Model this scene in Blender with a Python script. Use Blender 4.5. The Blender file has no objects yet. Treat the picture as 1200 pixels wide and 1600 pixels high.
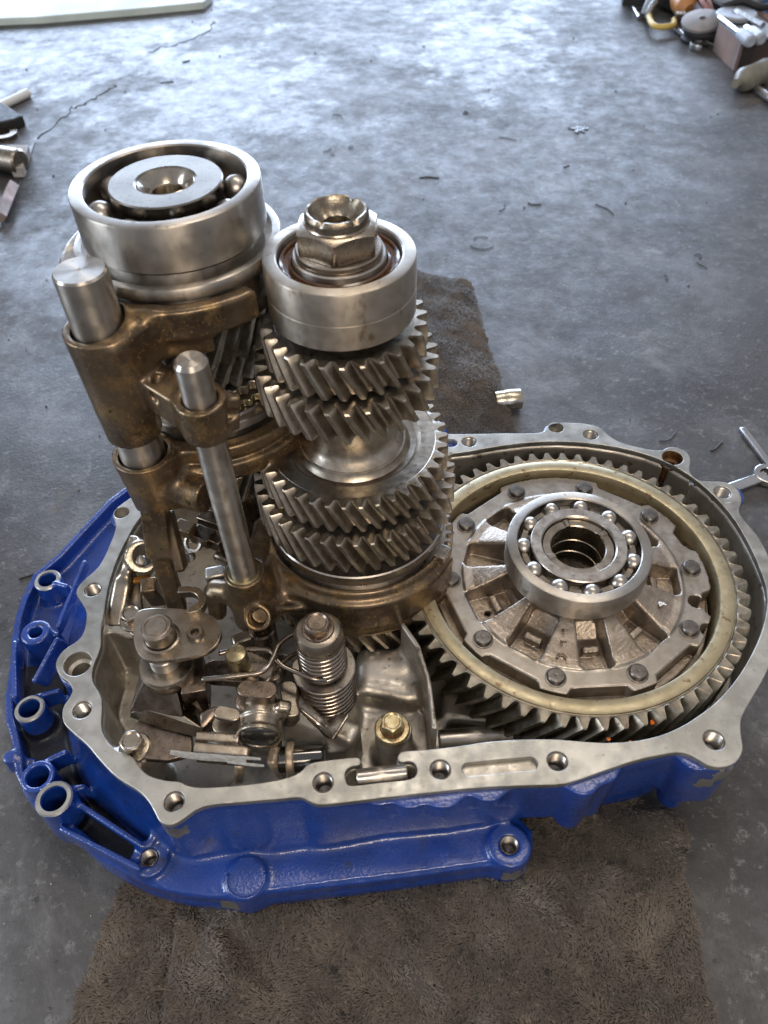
import bpy, bmesh, math, random
import numpy as np
from mathutils import Vector, Matrix

random.seed(7)
rng = np.random.default_rng(7)
SC = bpy.context.scene
COL = SC.collection
S = 0.001                      # everything below is written in millimetres
CZ = 366.0                     # height of the camera over the mating face (z = 0)
F_ = 1227.6
_p, _r = math.radians(48.347), math.radians(-1.923)
_fw = np.array([0, math.cos(_p), -math.sin(_p)])
_r0 = np.array([1.0, 0, 0]); _u0 = np.cross(_r0, _fw)
_R = math.cos(_r) * _r0 + math.sin(_r) * _u0
_U = -math.sin(_r) * _r0 + math.cos(_r) * _u0

# ------------------------------------------------------------------ camera
cam_d = bpy.data.cameras.new('camera')
cam = bpy.data.objects.new('camera', cam_d); COL.objects.link(cam)
cam.matrix_world = Matrix(((_R[0], _U[0], -_fw[0], 0), (_R[1], _U[1], -_fw[1], 0), (_R[2], _U[2], -_fw[2], CZ * S), (0, 0, 0, 1)))
cam_d.sensor_fit = 'VERTICAL'; cam_d.sensor_height = 24.0
cam_d.lens = 24.0 * F_ / 1600.0
cam_d.clip_start = 0.01; cam_d.clip_end = 60
cam_d.dof.use_dof = True; cam_d.dof.focus_distance = 0.44; cam_d.dof.aperture_fstop = 9.0
SC.camera = cam

# ------------------------------------------------------------------ light
w = bpy.data.worlds.new('World'); SC.world = w; w.use_nodes = True
bg = w.node_tree.nodes['Background']
bg.inputs[0].default_value = (0.96, 0.95, 1.0, 1); bg.inputs[1].default_value = 0.40
def area(name, loc, target, sx, sy, power, col):
    l = bpy.data.lights.new(name, 'AREA'); l.shape = 'RECTANGLE'; l.size = sx; l.size_y = sy
    l.energy = power; l.color = col
    o = bpy.data.objects.new(name, l); COL.objects.link(o); o.location = loc
    o.rotation_euler = (Vector(target) - Vector(loc)).to_track_quat('-Z', 'Y').to_euler()
    return o
area('garage_door_daylight', (-0.6, 4.6, 0.95), (-0.6, 0.4, 0.85), 5.0, 1.8, 330, (0.60, 0.75, 1.0))
area('ceiling_lamp', (0.25, 0.75, 1.9), (0, 0.25, 0), 1.3, 0.25, 11, (1.0, 0.88, 0.74))
area('side_window', (-1.7, 0.0, 0.75), (0, 0.25, 0.05), 0.6, 0.9, 17, (0.80, 0.89, 1.0))
area('warm_front_fill', (0.15, -0.75, 0.95), (0, 0.28, 0.05), 0.55, 0.25, 7.5, (1.0, 0.84, 0.66))  # warm fill added on the camera side to brighten the metal fronts
SC.view_settings.view_transform = 'Standard'; SC.view_settings.look = 'None'
SC.view_settings.exposure = 0.0; SC.view_settings.gamma = 1.0
SC.render.engine = 'CYCLES'

# ------------------------------------------------------------------ helpers
def W(px, py, z):
    """point at height z (mm) seen at a spot of the 1200x1600 survey photograph"""
    d = _fw * F_ + _R * (px - 600) + _U * (800 - py)
    p = d * ((z - CZ) / d[2]); return np.array([p[0], p[1], z])
def W2(px, py, z=0.0): return W(px, py, z)[:2]

D = np.array([107.9, 274.7]); K = np.array([-15.1, 300.0]); M = np.array([-87.5, 326.9])
R0 = np.array([-74.1, 251.3]); R1 = np.array([-114.7, 274.7])

ORI = {}
def tag(o, label=None, cat=None, group=None, kind=None):
    if label: o['label'] = label
    if cat: o['category'] = cat
    if group: o['group'] = group
    if kind: o['kind'] = kind
    return o
def thing(name, label, cat, loc, group=None):
    o = bpy.data.objects.new(name, None); COL.objects.link(o)
    o.empty_display_size = 0.01
    o.location = Vector([float(c) for c in loc]) * S
    ORI[o.name] = np.array(loc, float)
    return tag(o, label, cat, group)
def link_mesh(name, me, mat, parent=None, ori=None):
    o = bpy.data.objects.new(name, me); COL.objects.link(o)
    if mat is not None and len(me.materials) == 0:
        for m_ in (mat if isinstance(mat, (list, tuple)) else [mat]): me.materials.append(m_)
    if ori is None: ori = ORI[parent.name] if parent is not None else np.zeros(3)
    ORI[o.name] = np.array(ori, float)
    if parent is not None:
        o.parent = parent; o.location = Vector([float(c) for c in (ori - ORI[parent.name])]) * S
    else:
        o.location = Vector([float(c) for c in ori]) * S
    return o
def mk(name, V, Fc, mat, parent=None, ang=35, ori=None, smooth=True, midx=None, bevel=0):
    V = np.asarray(V, float)
    if ori is None: ori = ORI[parent.name] if parent is not None else np.zeros(3)
    me = bpy.data.meshes.new(name)
    Vl = (V - np.asarray(ori)) * S
    if isinstance(Fc, np.ndarray):
        n, k = Fc.shape
        me.vertices.add(len(Vl)); me.vertices.foreach_set('co', Vl.astype(np.float32).ravel())
        me.loops.add(n * k); me.loops.foreach_set('vertex_index', Fc.astype(np.int32).ravel())
        me.polygons.add(n); me.polygons.foreach_set('loop_start', np.arange(0, n * k, k, dtype=np.int32))
        me.update(calc_edges=True)
    else:
        me.from_pydata([tuple(v) for v in Vl], [], Fc)
    if smooth:
        me.shade_smooth()
        if ang: me.set_sharp_from_angle(angle=math.radians(ang))
    o = link_mesh(name, me, mat, parent, ori)
    if midx is not None: me.polygons.foreach_set('material_index', np.asarray(midx, np.int32))
    if bevel:
        b = o.modifiers.new('bevel', 'BEVEL'); b.width = bevel * S; b.segments = 2; b.limit_method = 'ANGLE'
        b.angle_limit = math.radians(38)
    return o
class MB:
    def __init__(s): s.v = []; s.f = []
    def add(s, V, Fc):
        n = len(s.v); s.v += [tuple(map(float, p)) for p in V]; s.f += [tuple(int(i) + n for i in q) for q in Fc]
        return s
    def build(s, name, mat, parent=None, **k): return mk(name, s.v, s.f, mat, parent, **k)
def frame(axis):
    a = np.asarray(axis, float); a = a / np.linalg.norm(a)
    t = np.array([1.0, 0, 0]) if abs(a[0]) < .9 else np.array([0, 1.0, 0])
    u = np.cross(a, t); u /= np.linalg.norm(u); v = np.cross(a, u)
    return u, v, a
def lathe(prof, c=(0, 0, 0), axis=(0, 0, 1), seg=64, closed=False, cap0=True, cap1=True):
    """prof: (r, h) pairs, h along the axis from c"""
    u, v, a = frame(axis) if tuple(axis) != (0, 0, 1) else (np.array([1., 0, 0]), np.array([0, 1., 0]), np.array([0, 0, 1.]))
    V = []; Fc = []
    c = np.asarray(c, float)
    for r, h in prof:
        for i in range(seg):
            t = 2 * math.pi * i / seg
            V.append(c + a * h + (u * math.cos(t) + v * math.sin(t)) * max(r, 1e-4))
    n = len(prof)
    for j in range(n if closed else n - 1):
        k = (j + 1) % n
        for i in range(seg):
            i2 = (i + 1) % seg
            Fc.append((j * seg + i, k * seg + i, k * seg + i2, j * seg + i2))
    if not closed:
        if cap0 and prof[0][0] > 1e-3: Fc.append(tuple(range(seg)))
        if cap1 and prof[-1][0] > 1e-3: Fc.append(tuple((n - 1) * seg + i for i in reversed(range(seg))))
    return V, Fc
def rcyl(c, axis, r, h, ch=.5, seg=40):
    return lathe([(r - ch, 0), (r, ch), (r, h - ch), (r - ch, h)], c, axis, seg)
def cat(pts, n=6, closed=True):
    P = [np.asarray(p, float) for p in pts]; N = len(P); out = []
    rg = range(N) if closed else range(N - 1)
    for i in rg:
        if closed: a, b, c, d = P[i - 1], P[i], P[(i + 1) % N], P[(i + 2) % N]
        else: a, b, c, d = P[max(i - 1, 0)], P[i], P[i + 1], P[min(i + 2, N - 1)]
        for k in range(n):
            t = k / n
            out.append(.5 * ((2 * b) + (c - a) * t + (2 * a - 5 * b + 4 * c - d) * t * t + (3 * b - a - 3 * c + d) * t ** 3))
    if not closed: out.append(P[-1])
    return out
def tube(path, r, seg=12, caps=True):
    P = [np.asarray(p, float) for p in path]; V = []; Fc = []
    t0 = P[1] - P[0]; t0 /= np.linalg.norm(t0)
    u, v, _ = frame(t0); n = len(P)
    for j in range(n):
        t = P[min(j + 1, n - 1)] - P[max(j - 1, 0)]; t = t / (np.linalg.norm(t) + 1e-9)
        u = u - t * (u @ t); u /= np.linalg.norm(u); v = np.cross(t, u)
        rr = r[j] if hasattr(r, '__len__') else r
        for i in range(seg):
            a = 2 * math.pi * i / seg; V.append(P[j] + (u * math.cos(a) + v * math.sin(a)) * rr)
    for j in range(n - 1):
        for i in range(seg):
            i2 = (i + 1) % seg; Fc.append((j * seg + i, j * seg + i2, (j + 1) * seg + i2, (j + 1) * seg + i))
    if caps: Fc.append(tuple(reversed(range(seg)))); Fc.append(tuple((n - 1) * seg + i for i in range(seg)))
    return V, Fc
def prism(poly, z0, z1, base=None, ax=None):
    """vertical prism of a 2D polygon (counter-clockwise or not)"""
    n = len(poly); A = 0
    for i in range(n): A += poly[i][0] * poly[(i + 1) % n][1] - poly[(i + 1) % n][0] * poly[i][1]
    if A < 0: poly = poly[::-1]
    V = [(p[0], p[1], z0) for p in poly] + [(p[0], p[1], z1) for p in poly]
    Fc = [tuple(reversed(range(n))), tuple(n + i for i in range(n))]
    for i in range(n): Fc.append((i, (i + 1) % n, n + (i + 1) % n, n + i))
    return V, Fc
def box(c, sx, sy, sz, rz=0.0, rx=0.0, ry=0.0):
    m = Matrix.Rotation(rz, 3, 'Z') @ Matrix.Rotation(ry, 3, 'Y') @ Matrix.Rotation(rx, 3, 'X')
    V = []
    for z in (-1, 1):
        for x, y in ((-1, -1), (1, -1), (1, 1), (-1, 1)):
            q = m @ Vector((x * sx / 2, y * sy / 2, z * sz / 2)); V.append((c[0] + q.x, c[1] + q.y, c[2] + q.z))
    return V, [(3, 2, 1, 0), (4, 5, 6, 7), (0, 1, 5, 4), (1, 2, 6, 5), (2, 3, 7, 6), (3, 0, 4, 7)]
def plate(name, outer, holes, z0, z1, mat, parent, bev=.4):
    """flat plate with real holes, filled and bevelled by a 2D curve"""
    cu = bpy.data.curves.new(name, 'CURVE'); cu.dimensions = '2D'; cu.fill_mode = 'BOTH'
    bev = min(bev, (z1 - z0) / 2.2)
    cu.extrude = ((z1 - z0) / 2 - bev) * S; cu.bevel_depth = bev * S; cu.bevel_resolution = 1; cu.offset = -bev * S
    for ring in [outer] + list(holes):
        sp = cu.splines.new('POLY'); sp.points.add(len(ring) - 1); sp.use_cyclic_u = True
        for i, p in enumerate(ring): sp.points[i].co = (p[0] * S, p[1] * S, 0, 1)
    tmp = bpy.data.objects.new('tmp', cu); COL.objects.link(tmp)
    bpy.context.view_layer.update()
    me = bpy.data.meshes.new_from_object(tmp.evaluated_get(bpy.context.evaluated_depsgraph_get()))
    bpy.data.objects.remove(tmp); bpy.data.curves.remove(cu)
    co = np.empty(len(me.vertices) * 3); me.vertices.foreach_get('co', co); co = co.reshape(-1, 3)
    ori = ORI[parent.name] if parent is not None else np.zeros(3)
    co += np.array([0, 0, (z0 + z1) / 2 * S]) - ori * S
    me.vertices.foreach_set('co', co.ravel()); me.materials.clear()
    me.name = name; me.shade_smooth(); me.set_sharp_from_angle(angle=math.radians(30)); me.update()
    return link_mesh(name, me, mat, parent)
def circ(c, r, n=28): return [(c[0] + r * math.cos(2 * math.pi * i / n), c[1] + r * math.sin(2 * math.pi * i / n)) for i in range(n)]
def capsule2(a, b, r, n=10):
    a = np.asarray(a); b = np.asarray(b); t = math.atan2(b[1] - a[1], b[0] - a[0]); o = []
    for i in range(n + 1): q = t + math.pi / 2 + math.pi * i / n; o.append((a[0] + r * math.cos(q), a[1] + r * math.sin(q)))
    for i in range(n + 1): q = t - math.pi / 2 + math.pi * i / n; o.append((b[0] + r * math.cos(q), b[1] + r * math.sin(q)))
    return o
def copy_obj(o, parent, loc_mm, rot=None):
    c = o.copy(); COL.objects.link(c); c.parent = parent
    p = np.asarray(loc_mm, float); c.location = Vector([float(q) for q in (p - ORI[parent.name])]) * S
    if rot is not None: c.rotation_euler = rot
    ORI[c.name] = p; return c

# ---------------------------------------------- distance fields -> cast shapes
def sd_poly(X, Y, poly):
    P = np.asarray(poly, np.float32); d = np.full(X.shape, 1e18, np.float32); s = np.ones(X.shape, np.float32)
    n = len(P)
    for i in range(n):
        a = P[i]; b = P[i - 1]; ex, ey = b - a; wx = X - a[0]; wy = Y - a[1]
        t = np.clip((wx * ex + wy * ey) / (ex * ex + ey * ey + 1e-9), 0, 1)
        d = np.minimum(d, (wx - ex * t) ** 2 + (wy - ey * t) ** 2)
        c1 = Y >= a[1]; c2 = Y < b[1]; c3 = ex * wy > ey * wx
        flip = (c1 & c2 & c3) | (~c1 & ~c2 & ~c3); s = np.where(flip, -s, s)
    return s * np.sqrt(d)
def smin(a, b, k):
    if k <= 0: return np.minimum(a, b)
    h = np.maximum(k - np.abs(a - b), 0) / k
    return np.minimum(a, b) - h * h * k * .25
class Field:
    def __init__(s, lo, hi, h):
        s.h = h; s.lo = np.array(lo, np.float32)
        n = [int((hi[i] - lo[i]) / h) + 1 for i in range(3)]
        ax = [s.lo[i] + h * np.arange(n[i], dtype=np.float32) for i in range(3)]
        s.ax = ax; s.F = np.full(n, 60.0, np.float32)
        s.X = ax[0][:, None, None]; s.Y = ax[1][None, :, None]; s.Z = ax[2][None, None, :]
        s.X2, s.Y2 = np.meshgrid(ax[0], ax[1], indexing='ij')
    def sub(s, lo, hi):
        sl = []
        for i in range(3):
            a = np.searchsorted(s.ax[i], lo[i]); b = np.searchsorted(s.ax[i], hi[i]) + 1
            sl.append(slice(max(a - 1, 0), max(b, a + 1)))
        return tuple(sl), s.X[sl[0]], s.Y[:, sl[1]], s.Z[:, :, sl[2]]
    def put(s, fn, lo, hi, k=2.0, cut=False, m=8):
        lo = np.asarray(lo, float) - m; hi = np.asarray(hi, float) + m
        sl, X, Y, Z = s.sub(lo, hi)
        if 0 in s.F[sl].shape: return
        d = fn(X, Y, Z)
        s.F[sl] = -smin(-s.F[sl], d, k) if cut else smin(s.F[sl], d, k)
    def cone(s, a, b, ra, rb=None, k=2.0, cut=False, flat=True):
        """tapered rod from a to b with flat ends"""
        a = np.asarray(a, float); b = np.asarray(b, float); rb = ra if rb is None else rb
        L = np.linalg.norm(b - a); u = (b - a) / L; R = max(ra, rb)
        def fn(X, Y, Z):
            x, y, z = X - a[0], Y - a[1], Z - a[2]; t = x * u[0] + y * u[1] + z * u[2]
            q = np.sqrt(np.maximum(x * x + y * y + z * z - t * t, 0))
            tc = np.clip(t / L, 0, 1)
            dr = q - (ra + (rb - ra) * tc)
            if flat:
                dz = np.abs(t - L / 2) - L / 2
                return np.minimum(np.maximum(dr, dz), 0) + np.sqrt(np.maximum(dr, 0) ** 2 + np.maximum(dz, 0) ** 2)
            tt = np.clip(t, 0, L)
            return np.sqrt(np.maximum((x - tt * u[0]) ** 2 + (y - tt * u[1]) ** 2 + (z - tt * u[2]) ** 2, 0)) - (ra + (rb - ra) * tc)
        s.put(fn, np.minimum(a, b) - R, np.maximum(a, b) + R, k, cut)
    def bar(s, a, b, wu, wv, up=(0, 0, 1), k=2.0, cut=False, rd=1.0):
        """rectangular bar from a to b, wu wide sideways, wv wide along up"""
        a = np.asarray(a, float); b = np.asarray(b, float); L = np.linalg.norm(b - a); t = (b - a) / L
        v = np.asarray(up, float); v = v - t * (v @ t); v /= np.linalg.norm(v); u = np.cross(t, v); c = (a + b) / 2
        def fn(X, Y, Z):
            x, y, z = X - c[0], Y - c[1], Z - c[2]
            qa = np.abs(x * t[0] + y * t[1] + z * t[2]) - L / 2 + rd
            qu = np.abs(x * u[0] + y * u[1] + z * u[2]) - wu / 2 + rd
            qv = np.abs(x * v[0] + y * v[1] + z * v[2]) - wv / 2 + rd
            return np.sqrt(np.maximum(qa, 0) ** 2 + np.maximum(qu, 0) ** 2 + np.maximum(qv, 0) ** 2) + np.minimum(np.maximum(qa, np.maximum(qu, qv)), 0) - rd
        R = max(wu, wv); s.put(fn, np.minimum(a, b) - R, np.maximum(a, b) + R, k, cut)
    def ext(s, d2, z0, z1, k=2.0, cut=False):
        """extrude a 2D field given on the whole grid"""
        Z = s.Z
        dz = np.maximum(z0 - Z, Z - z1).astype(np.float32)
        iz = np.where((s.ax[2] > z0 - 7) & (s.ax[2] < z1 + 7))[0]; sl = slice(iz[0], iz[-1] + 1)
        d = np.maximum(d2[:, :, None], dz[:, :, sl])
        s.F[:, :, sl] = -smin(-s.F[:, :, sl], d, k) if cut else smin(s.F[:, :, sl], d, k)
    def arc(s, c, ri, ro, z0, z1, a0, a1, k=2.0, cut=False, rd=1.0, rounded=True):
        """ring sector (degrees, counter-clockwise from a0 to a1)"""
        am = math.radians((a0 + a1) / 2); ha = math.radians((a1 - a0) / 2); rm = (ri + ro) / 2; hw = (ro - ri) / 2
        def fn(X, Y, Z):
            x, y = X - c[0], Y - c[1]; r = np.sqrt(x * x + y * y)
            an = np.arctan2(y, x) - am; an = np.abs((an + np.pi) % (2 * np.pi) - np.pi)
            dr = np.abs(r - rm) - hw + rd
            dz = np.abs(Z - (z0 + z1) / 2) - (z1 - z0) / 2 + rd
            if ha < math.pi: 
                da = (an - ha) * rm; dr = np.maximum(dr, da + (rd if rounded else 0))
            return np.sqrt(np.maximum(dr, 0) ** 2 + np.maximum(dz, 0) ** 2) + np.minimum(np.maximum(dr, dz), 0) - rd
        s.put(fn, (c[0] - ro, c[1] - ro, z0), (c[0] + ro, c[1] + ro, z1), k, cut)
    def mesh(s, relax=1):
        F = s.F; ins = F < 0
        n = np.array(F.shape) - 1
        def c8(A): return [A[i:i + n[0], j:j + n[1], k:k + n[2]] for i in (0, 1) for j in (0, 1) for k in (0, 1)]
        cnt = sum(q.astype(np.int8) for q in c8(ins)); act = (cnt > 0) & (cnt < 8)
        idx = np.argwhere(act); vid = np.full(n, -1, np.int32); vid[act] = np.arange(len(idx))
        C = np.array([[i, j, k] for i in (0, 1) for j in (0, 1) for k in (0, 1)])
        vals = np.stack([F[idx[:, 0] + c[0], idx[:, 1] + c[1], idx[:, 2] + c[2]] for c in C], 1)
        acc = np.zeros((len(idx), 3)); m = np.zeros(len(idx))
        for a in range(8):
            for b in range(a + 1, 8):
                if np.abs(C[a] - C[b]).sum() != 1: continue
                va, vb = vals[:, a], vals[:, b]; x = (va < 0) != (vb < 0)
                t = np.where(x, va / np.where(x, va - vb, 1), 0)
                acc += np.where(x[:, None], C[a] + (C[b] - C[a]) * t[:, None], 0); m += x
        V = s.lo + s.h * (idx + acc / m[:, None])
        Q = []
        for ax in range(3):
            o = [0, 1, 2]; o.remove(ax)
            a = [slice(1, n[i]) for i in range(3)]; a[ax] = slice(0, n[ax]); b = list(a); b[ax] = slice(1, n[ax] + 1)
            A = ins[tuple(a)]; B = ins[tuple(b)]
            e = np.argwhere(A != B); e0 = e.copy()
            for i in o: e0[:, i] += 1
            inn = A[e[:, 0], e[:, 1], e[:, 2]]
            def g(du, dv):
                q = e0.copy(); q[:, o[0]] -= du; q[:, o[1]] -= dv; return vid[q[:, 0], q[:, 1], q[:, 2]]
            q = np.stack([g(1, 1), g(0, 1), g(0, 0), g(1, 0)], 1)
            fl = inn if ax != 1 else ~inn
            q[~fl] = q[~fl][:, ::-1]; Q.append(q)
        Q = np.concatenate(Q); Q = Q[(Q >= 0).all(1)]
        return V, Q
def cast(name, fld, mat, parent, matfn=None):
    V, Q = fld.mesh()
    a, b, c = V[Q[:, 0]], V[Q[:, 1]], V[Q[:, 2]]
    if np.einsum('ij,ij->i', a, np.cross(b, c)).sum() < 0: Q = Q[:, ::-1].copy()
    mi = None
    if matfn is not None: mi = matfn(V[Q].mean(1))
    return mk(name, V, Q, mat, parent, ang=None, midx=mi)

# ------------------------------------------------------------------ materials
def mat(name, c1, c2=None, ns=.12, metal=0.0, r1=.4, r2=None, rs=.3, bumps=(), coat=0.0, spots=(), lo=.4, hi=.6, spec=.5, aniso=None, stretch=(1, 1, 1), scale=1000.0, sheen=0, lines=()):
    m = bpy.data.materials.new(name); m.use_nodes = True; nt = m.node_tree; N = nt.nodes; L = nt.links
    b = N['Principled BSDF']
    tc = N.new('ShaderNodeTexCoord'); mp = N.new('ShaderNodeMapping'); mp.inputs['Scale'].default_value = (scale,) * 3
    L.new(tc.outputs['Object'], mp.inputs['Vector'])
    def noise(sc, st=(1, 1, 1), det=4, rough=.55):
        n = N.new('ShaderNodeTexNoise'); n.inputs['Scale'].default_value = sc; n.inputs['Detail'].default_value = det
        n.inputs['Roughness'].default_value = rough
        if tuple(st) != (1, 1, 1):
            q = N.new('ShaderNodeMapping'); q.inputs['Scale'].default_value = st; L.new(mp.outputs[0], q.inputs[0]); L.new(q.outputs[0], n.inputs['Vector'])
        else: L.new(mp.outputs[0], n.inputs['Vector'])
        return n.outputs['Fac']
    def ramp(s, lo, hi, a=0., c=1.):
        r = N.new('ShaderNodeMapRange'); r.inputs['From Min'].default_value = lo; r.inputs['From Max'].default_value = hi
        r.inputs['To Min'].default_value = a; r.inputs['To Max'].default_value = c; L.new(s, r.inputs['Value']); return r.outputs[0]
    col = None
    if c2 is not None:
        mx = N.new('ShaderNodeMix'); mx.data_type = 'RGBA'; mx.inputs['A'].default_value = (*c1, 1); mx.inputs['B'].default_value = (*c2, 1)
        L.new(ramp(noise(ns, stretch, 6), lo, hi), mx.inputs['Factor']); col = mx.outputs['Result']
    else: b.inputs['Base Color'].default_value = (*c1, 1)
    rou = None
    if r2 is not None: rou = ramp(noise(rs, stretch, 5), .3, .7, r1, r2)
    else: b.inputs['Roughness'].default_value = r1
    for (sc, sl, sh, scol, srough, st) in spots:
        f = ramp(noise(sc, st, 5, .6), sl, sh)
        mx = N.new('ShaderNodeMix'); mx.data_type = 'RGBA'; L.new(f, mx.inputs['Factor'])
        if col is not None: L.new(col, mx.inputs['A'])
        else: mx.inputs['A'].default_value = (*c1, 1)
        mx.inputs['B'].default_value = (*scol, 1); col = mx.outputs['Result']
        if srough is not None:
            q = N.new('ShaderNodeMix'); L.new(f, q.inputs['Factor'])
            if rou is not None: L.new(rou, q.inputs['A'])
            else: q.inputs['A'].default_value = r1
            q.inputs['B'].default_value = srough; rou = q.outputs[0]
    for (sc, wd, scol, st, msk) in lines:
        nn = N.new('ShaderNodeMath'); nn.operation = 'SUBTRACT'; L.new(noise(sc, st, 2, .5), nn.inputs[0]); nn.inputs[1].default_value = .5
        ab = N.new('ShaderNodeMath'); ab.operation = 'ABSOLUTE'; L.new(nn.outputs[0], ab.inputs[0])
        f = ramp(ab.outputs[0], wd, wd * .3, 0., .85); g = ramp(noise(msk, (1, 1, 1), 3), .50, .60)
        ml = N.new('ShaderNodeMath'); ml.operation = 'MULTIPLY'; L.new(f, ml.inputs[0]); L.new(g, ml.inputs[1])
        mx = N.new('ShaderNodeMix'); mx.data_type = 'RGBA'; L.new(ml.outputs[0], mx.inputs['Factor'])
        if col is not None: L.new(col, mx.inputs['A'])
        else: mx.inputs['A'].default_value = (*c1, 1)
        mx.inputs['B'].default_value = (*scol, 1); col = mx.outputs['Result']
    if col is not None: L.new(col, b.inputs['Base Color'])
    if rou is not None: L.new(rou, b.inputs['Roughness'])
    b.inputs['Metallic'].default_value = metal; b.inputs['Coat Weight'].default_value = coat; b.inputs['Coat Roughness'].default_value = .12
    b.inputs['Specular IOR Level'].default_value = spec
    if aniso:
        tg = N.new('ShaderNodeTangent'); tg.direction_type = 'RADIAL'; tg.axis = 'Z'; L.new(tg.outputs[0], b.inputs['Tangent'])
        b.inputs['Anisotropic'].default_value = aniso; b.inputs['Anisotropic Rotation'].default_value = .25
    if sheen: b.inputs['Sheen Weight'].default_value = sheen
    prev = None
    for (sc, st_, dist, st) in bumps:
        bp = N.new('ShaderNodeBump'); bp.inputs['Strength'].default_value = st_; bp.inputs['Distance'].default_value = dist * S
        L.new(noise(sc, st, 3), bp.inputs['Height'])
        if prev is not None: L.new(prev, bp.inputs['Normal'])
        prev = bp.outputs[0]
    if prev is not None:
        L.new(prev, b.inputs['Normal'])
        if coat: L.new(prev, b.inputs['Coat Normal'])
    return m
I1 = (1, 1, 1); RINGS = (.06, .06, 6)
steel = mat('ground_steel', (.54, .51, .465), (.43, .395, .35), .05, 1, .28, .46, .12, [(.5, .06, .04, (.12, .12, 4))], aniso=.85, spots=[(.35, .64, .74, (.30, .22, .15), .5, I1), (.12, .58, .72, (.33, .29, .24), .3, (1, 1, .3))])
steel_face = mat('turned_steel_face', (.50, .47, .43), (.40, .36, .32), .1, 1, .24, .42, .3, [(1.5, .12, .04, I1)], spots=[(.3, .62, .72, (.26, .19, .13), .45, I1)])
ballm = mat('polished_ball', (.46, .43, .395), None, metal=1, r1=.34, bumps=[(.8, .06, .03, I1)])
gearm = mat('oily_gear_steel', (.50, .455, .385), (.36, .315, .26), .14, 1, .26, .44, .35, [(1.2, .18, .06, I1), (.15, .15, .4, I1)], spots=[(.5, .64, .72, (.17, .12, .08), .5, I1)])
gearm2 = mat('dark_oily_gear', (.40, .38, .35), (.27, .25, .225), .14, 1, .24, .4, .35, [(1.2, .18, .06, I1)])
ringm = mat('final_drive_steel', (.36, .325, .26), (.24, .21, .165), .12, 1, .28, .46, .3, [(1.1, .2, .08, I1)], spots=[(.22, .64, .7, (.16, .08, .04), .6, I1)])
tanm = mat('straw_tempered_steel', (.45, .39, .26), (.37, .315, .20), .10, .75, .32, .5, .3, [(1.3, .15, .06, I1)], spots=[(.16, .60, .68, (.20, .13, .07), .5, (1, 1, 1)), (.9, .68, .74, (.12, .08, .05), .6, I1)])
alu = mat('machined_aluminium', (.47, .462, .43), (.32, .315, .29), .05, .85, .32, .52, .15, [(.7, .2, .10, (1, .2, 1)), (2.5, .14, .03, I1)], spots=[(.25, .62, .70, (.32, .30, .26), .55, I1), (1.1, .69, .74, (.22, .13, .08), .6, I1), (.5, .70, .74, (.17, .20, .19), .5, I1)],
          lines=[(.10, .003, (.25, .24, .22), (1, .3, 1), .05), (.16, .003, (.70, .69, .66), (.3, 1, 1), .06)])
alucast = mat('cast_aluminium', (.56, .53, .48), (.42, .39, .34), .05, .85, .32, .52, .2, [(1.0, .3, .15, I1), (.25, .3, .6, I1)], spots=[(.2, .6, .7, (.20, .16, .12), .35, I1)])
blue = mat('glossy_blue_paint', (.007, .046, .27), (.005, .034, .20), .03, 0, .2, .42, .15, [(.22, .22, .5, I1), (.75, .6, .32, I1)], coat=.9, spots=[(.10, .60, .72, (.010, .022, .085), .5, I1), (.5, .70, .76, (.03, .035, .06), .6, I1), (.9, .74, .78, (.38, .38, .36), .5, I1)])
bronze = mat('varnished_fork_casting', (.200, .148, .096), (.098, .070, .048), .045, .8, .28, .42, .15, [(.3, .3, .4, I1), (1.5, .12, .08, I1)], coat=.15,
             spots=[(.09, .50, .70, (.34, .23, .11), .38, I1), (.75, .62, .68, (.38, .26, .12), .42, (1, .6, .5)), (.18, .64, .72, (.05, .036, .026), .3, I1)],
             lines=[(.17, .008, (.50, .34, .15), (1, 1, .5), .05), (.30, .008, (.46, .31, .14), (.4, 1, 1), .07), (.45, .007, (.50, .36, .18), (1, .4, .7), .09)])
darksteel = mat('oiled_dark_steel', (.27, .22, .18), (.17, .135, .11), .12, 1, .22, .4, .3, [(.9, .2, .1, I1)], spots=[(.4, .64, .72, (.30, .25, .2), .3, I1)])
midsteel = mat('worn_lever_steel', (.42, .37, .31), (.29, .25, .20), .15, 1, .22, .4, .3, [(1, .2, .08, I1)], spots=[(.5, .63, .70, (.14, .10, .07), .5, I1)])
castiron = mat('oily_cast_iron', (.42, .36, .30), (.30, .25, .20), .12, .85, .34, .5, .4, [(.75, .5, .4, I1), (2.2, .35, .12, I1)], spots=[(.3, .66, .72, (.30, .13, .06), .5, I1)])
ironmach = mat('machined_iron_flange', (.42, .385, .34), (.33, .295, .25), .1, .95, .3, .45, .3, [(1.5, .15, .05, I1)], spots=[(.45, .66, .71, (.26, .12, .06), .6, I1)])
boltm = mat('black_oxide_bolt', (.20, .185, .17), (.12, .11, .10), .3, .9, .28, .42, .5, [(1, .2, .05, I1)])
cagem = mat('brown_polymer_cage', (.10, .045, .018), (.06, .028, .012), .3, 0, .12, .25, .3, coat=.5)
brownoil = mat('brown_oil_stain', (.22, .11, .04), (.10, .05, .02), .2, .3, .2, .35, .3)
brass = mat('yellowed_bolt_steel', (.46, .41, .27), (.33, .26, .14), .3, .9, .25, .4, .3, [(1, .2, .1, I1)], spots=[(.4, .6, .66, (.22, .09, .03), .3, I1)])
whitepaint = mat('white_marker_paint', (.55, .56, .55), (.40, .41, .40), .4, .0, .45, .6, .3)
cream = mat('cream_worn_shoe', (.50, .42, .32), (.33, .25, .17), .25, .5, .3, .5, .3, [(1, .2, .1, I1)])
orangem = mat('orange_sealant_crumb', (.75, .20, .03), None, r1=.45)
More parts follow.
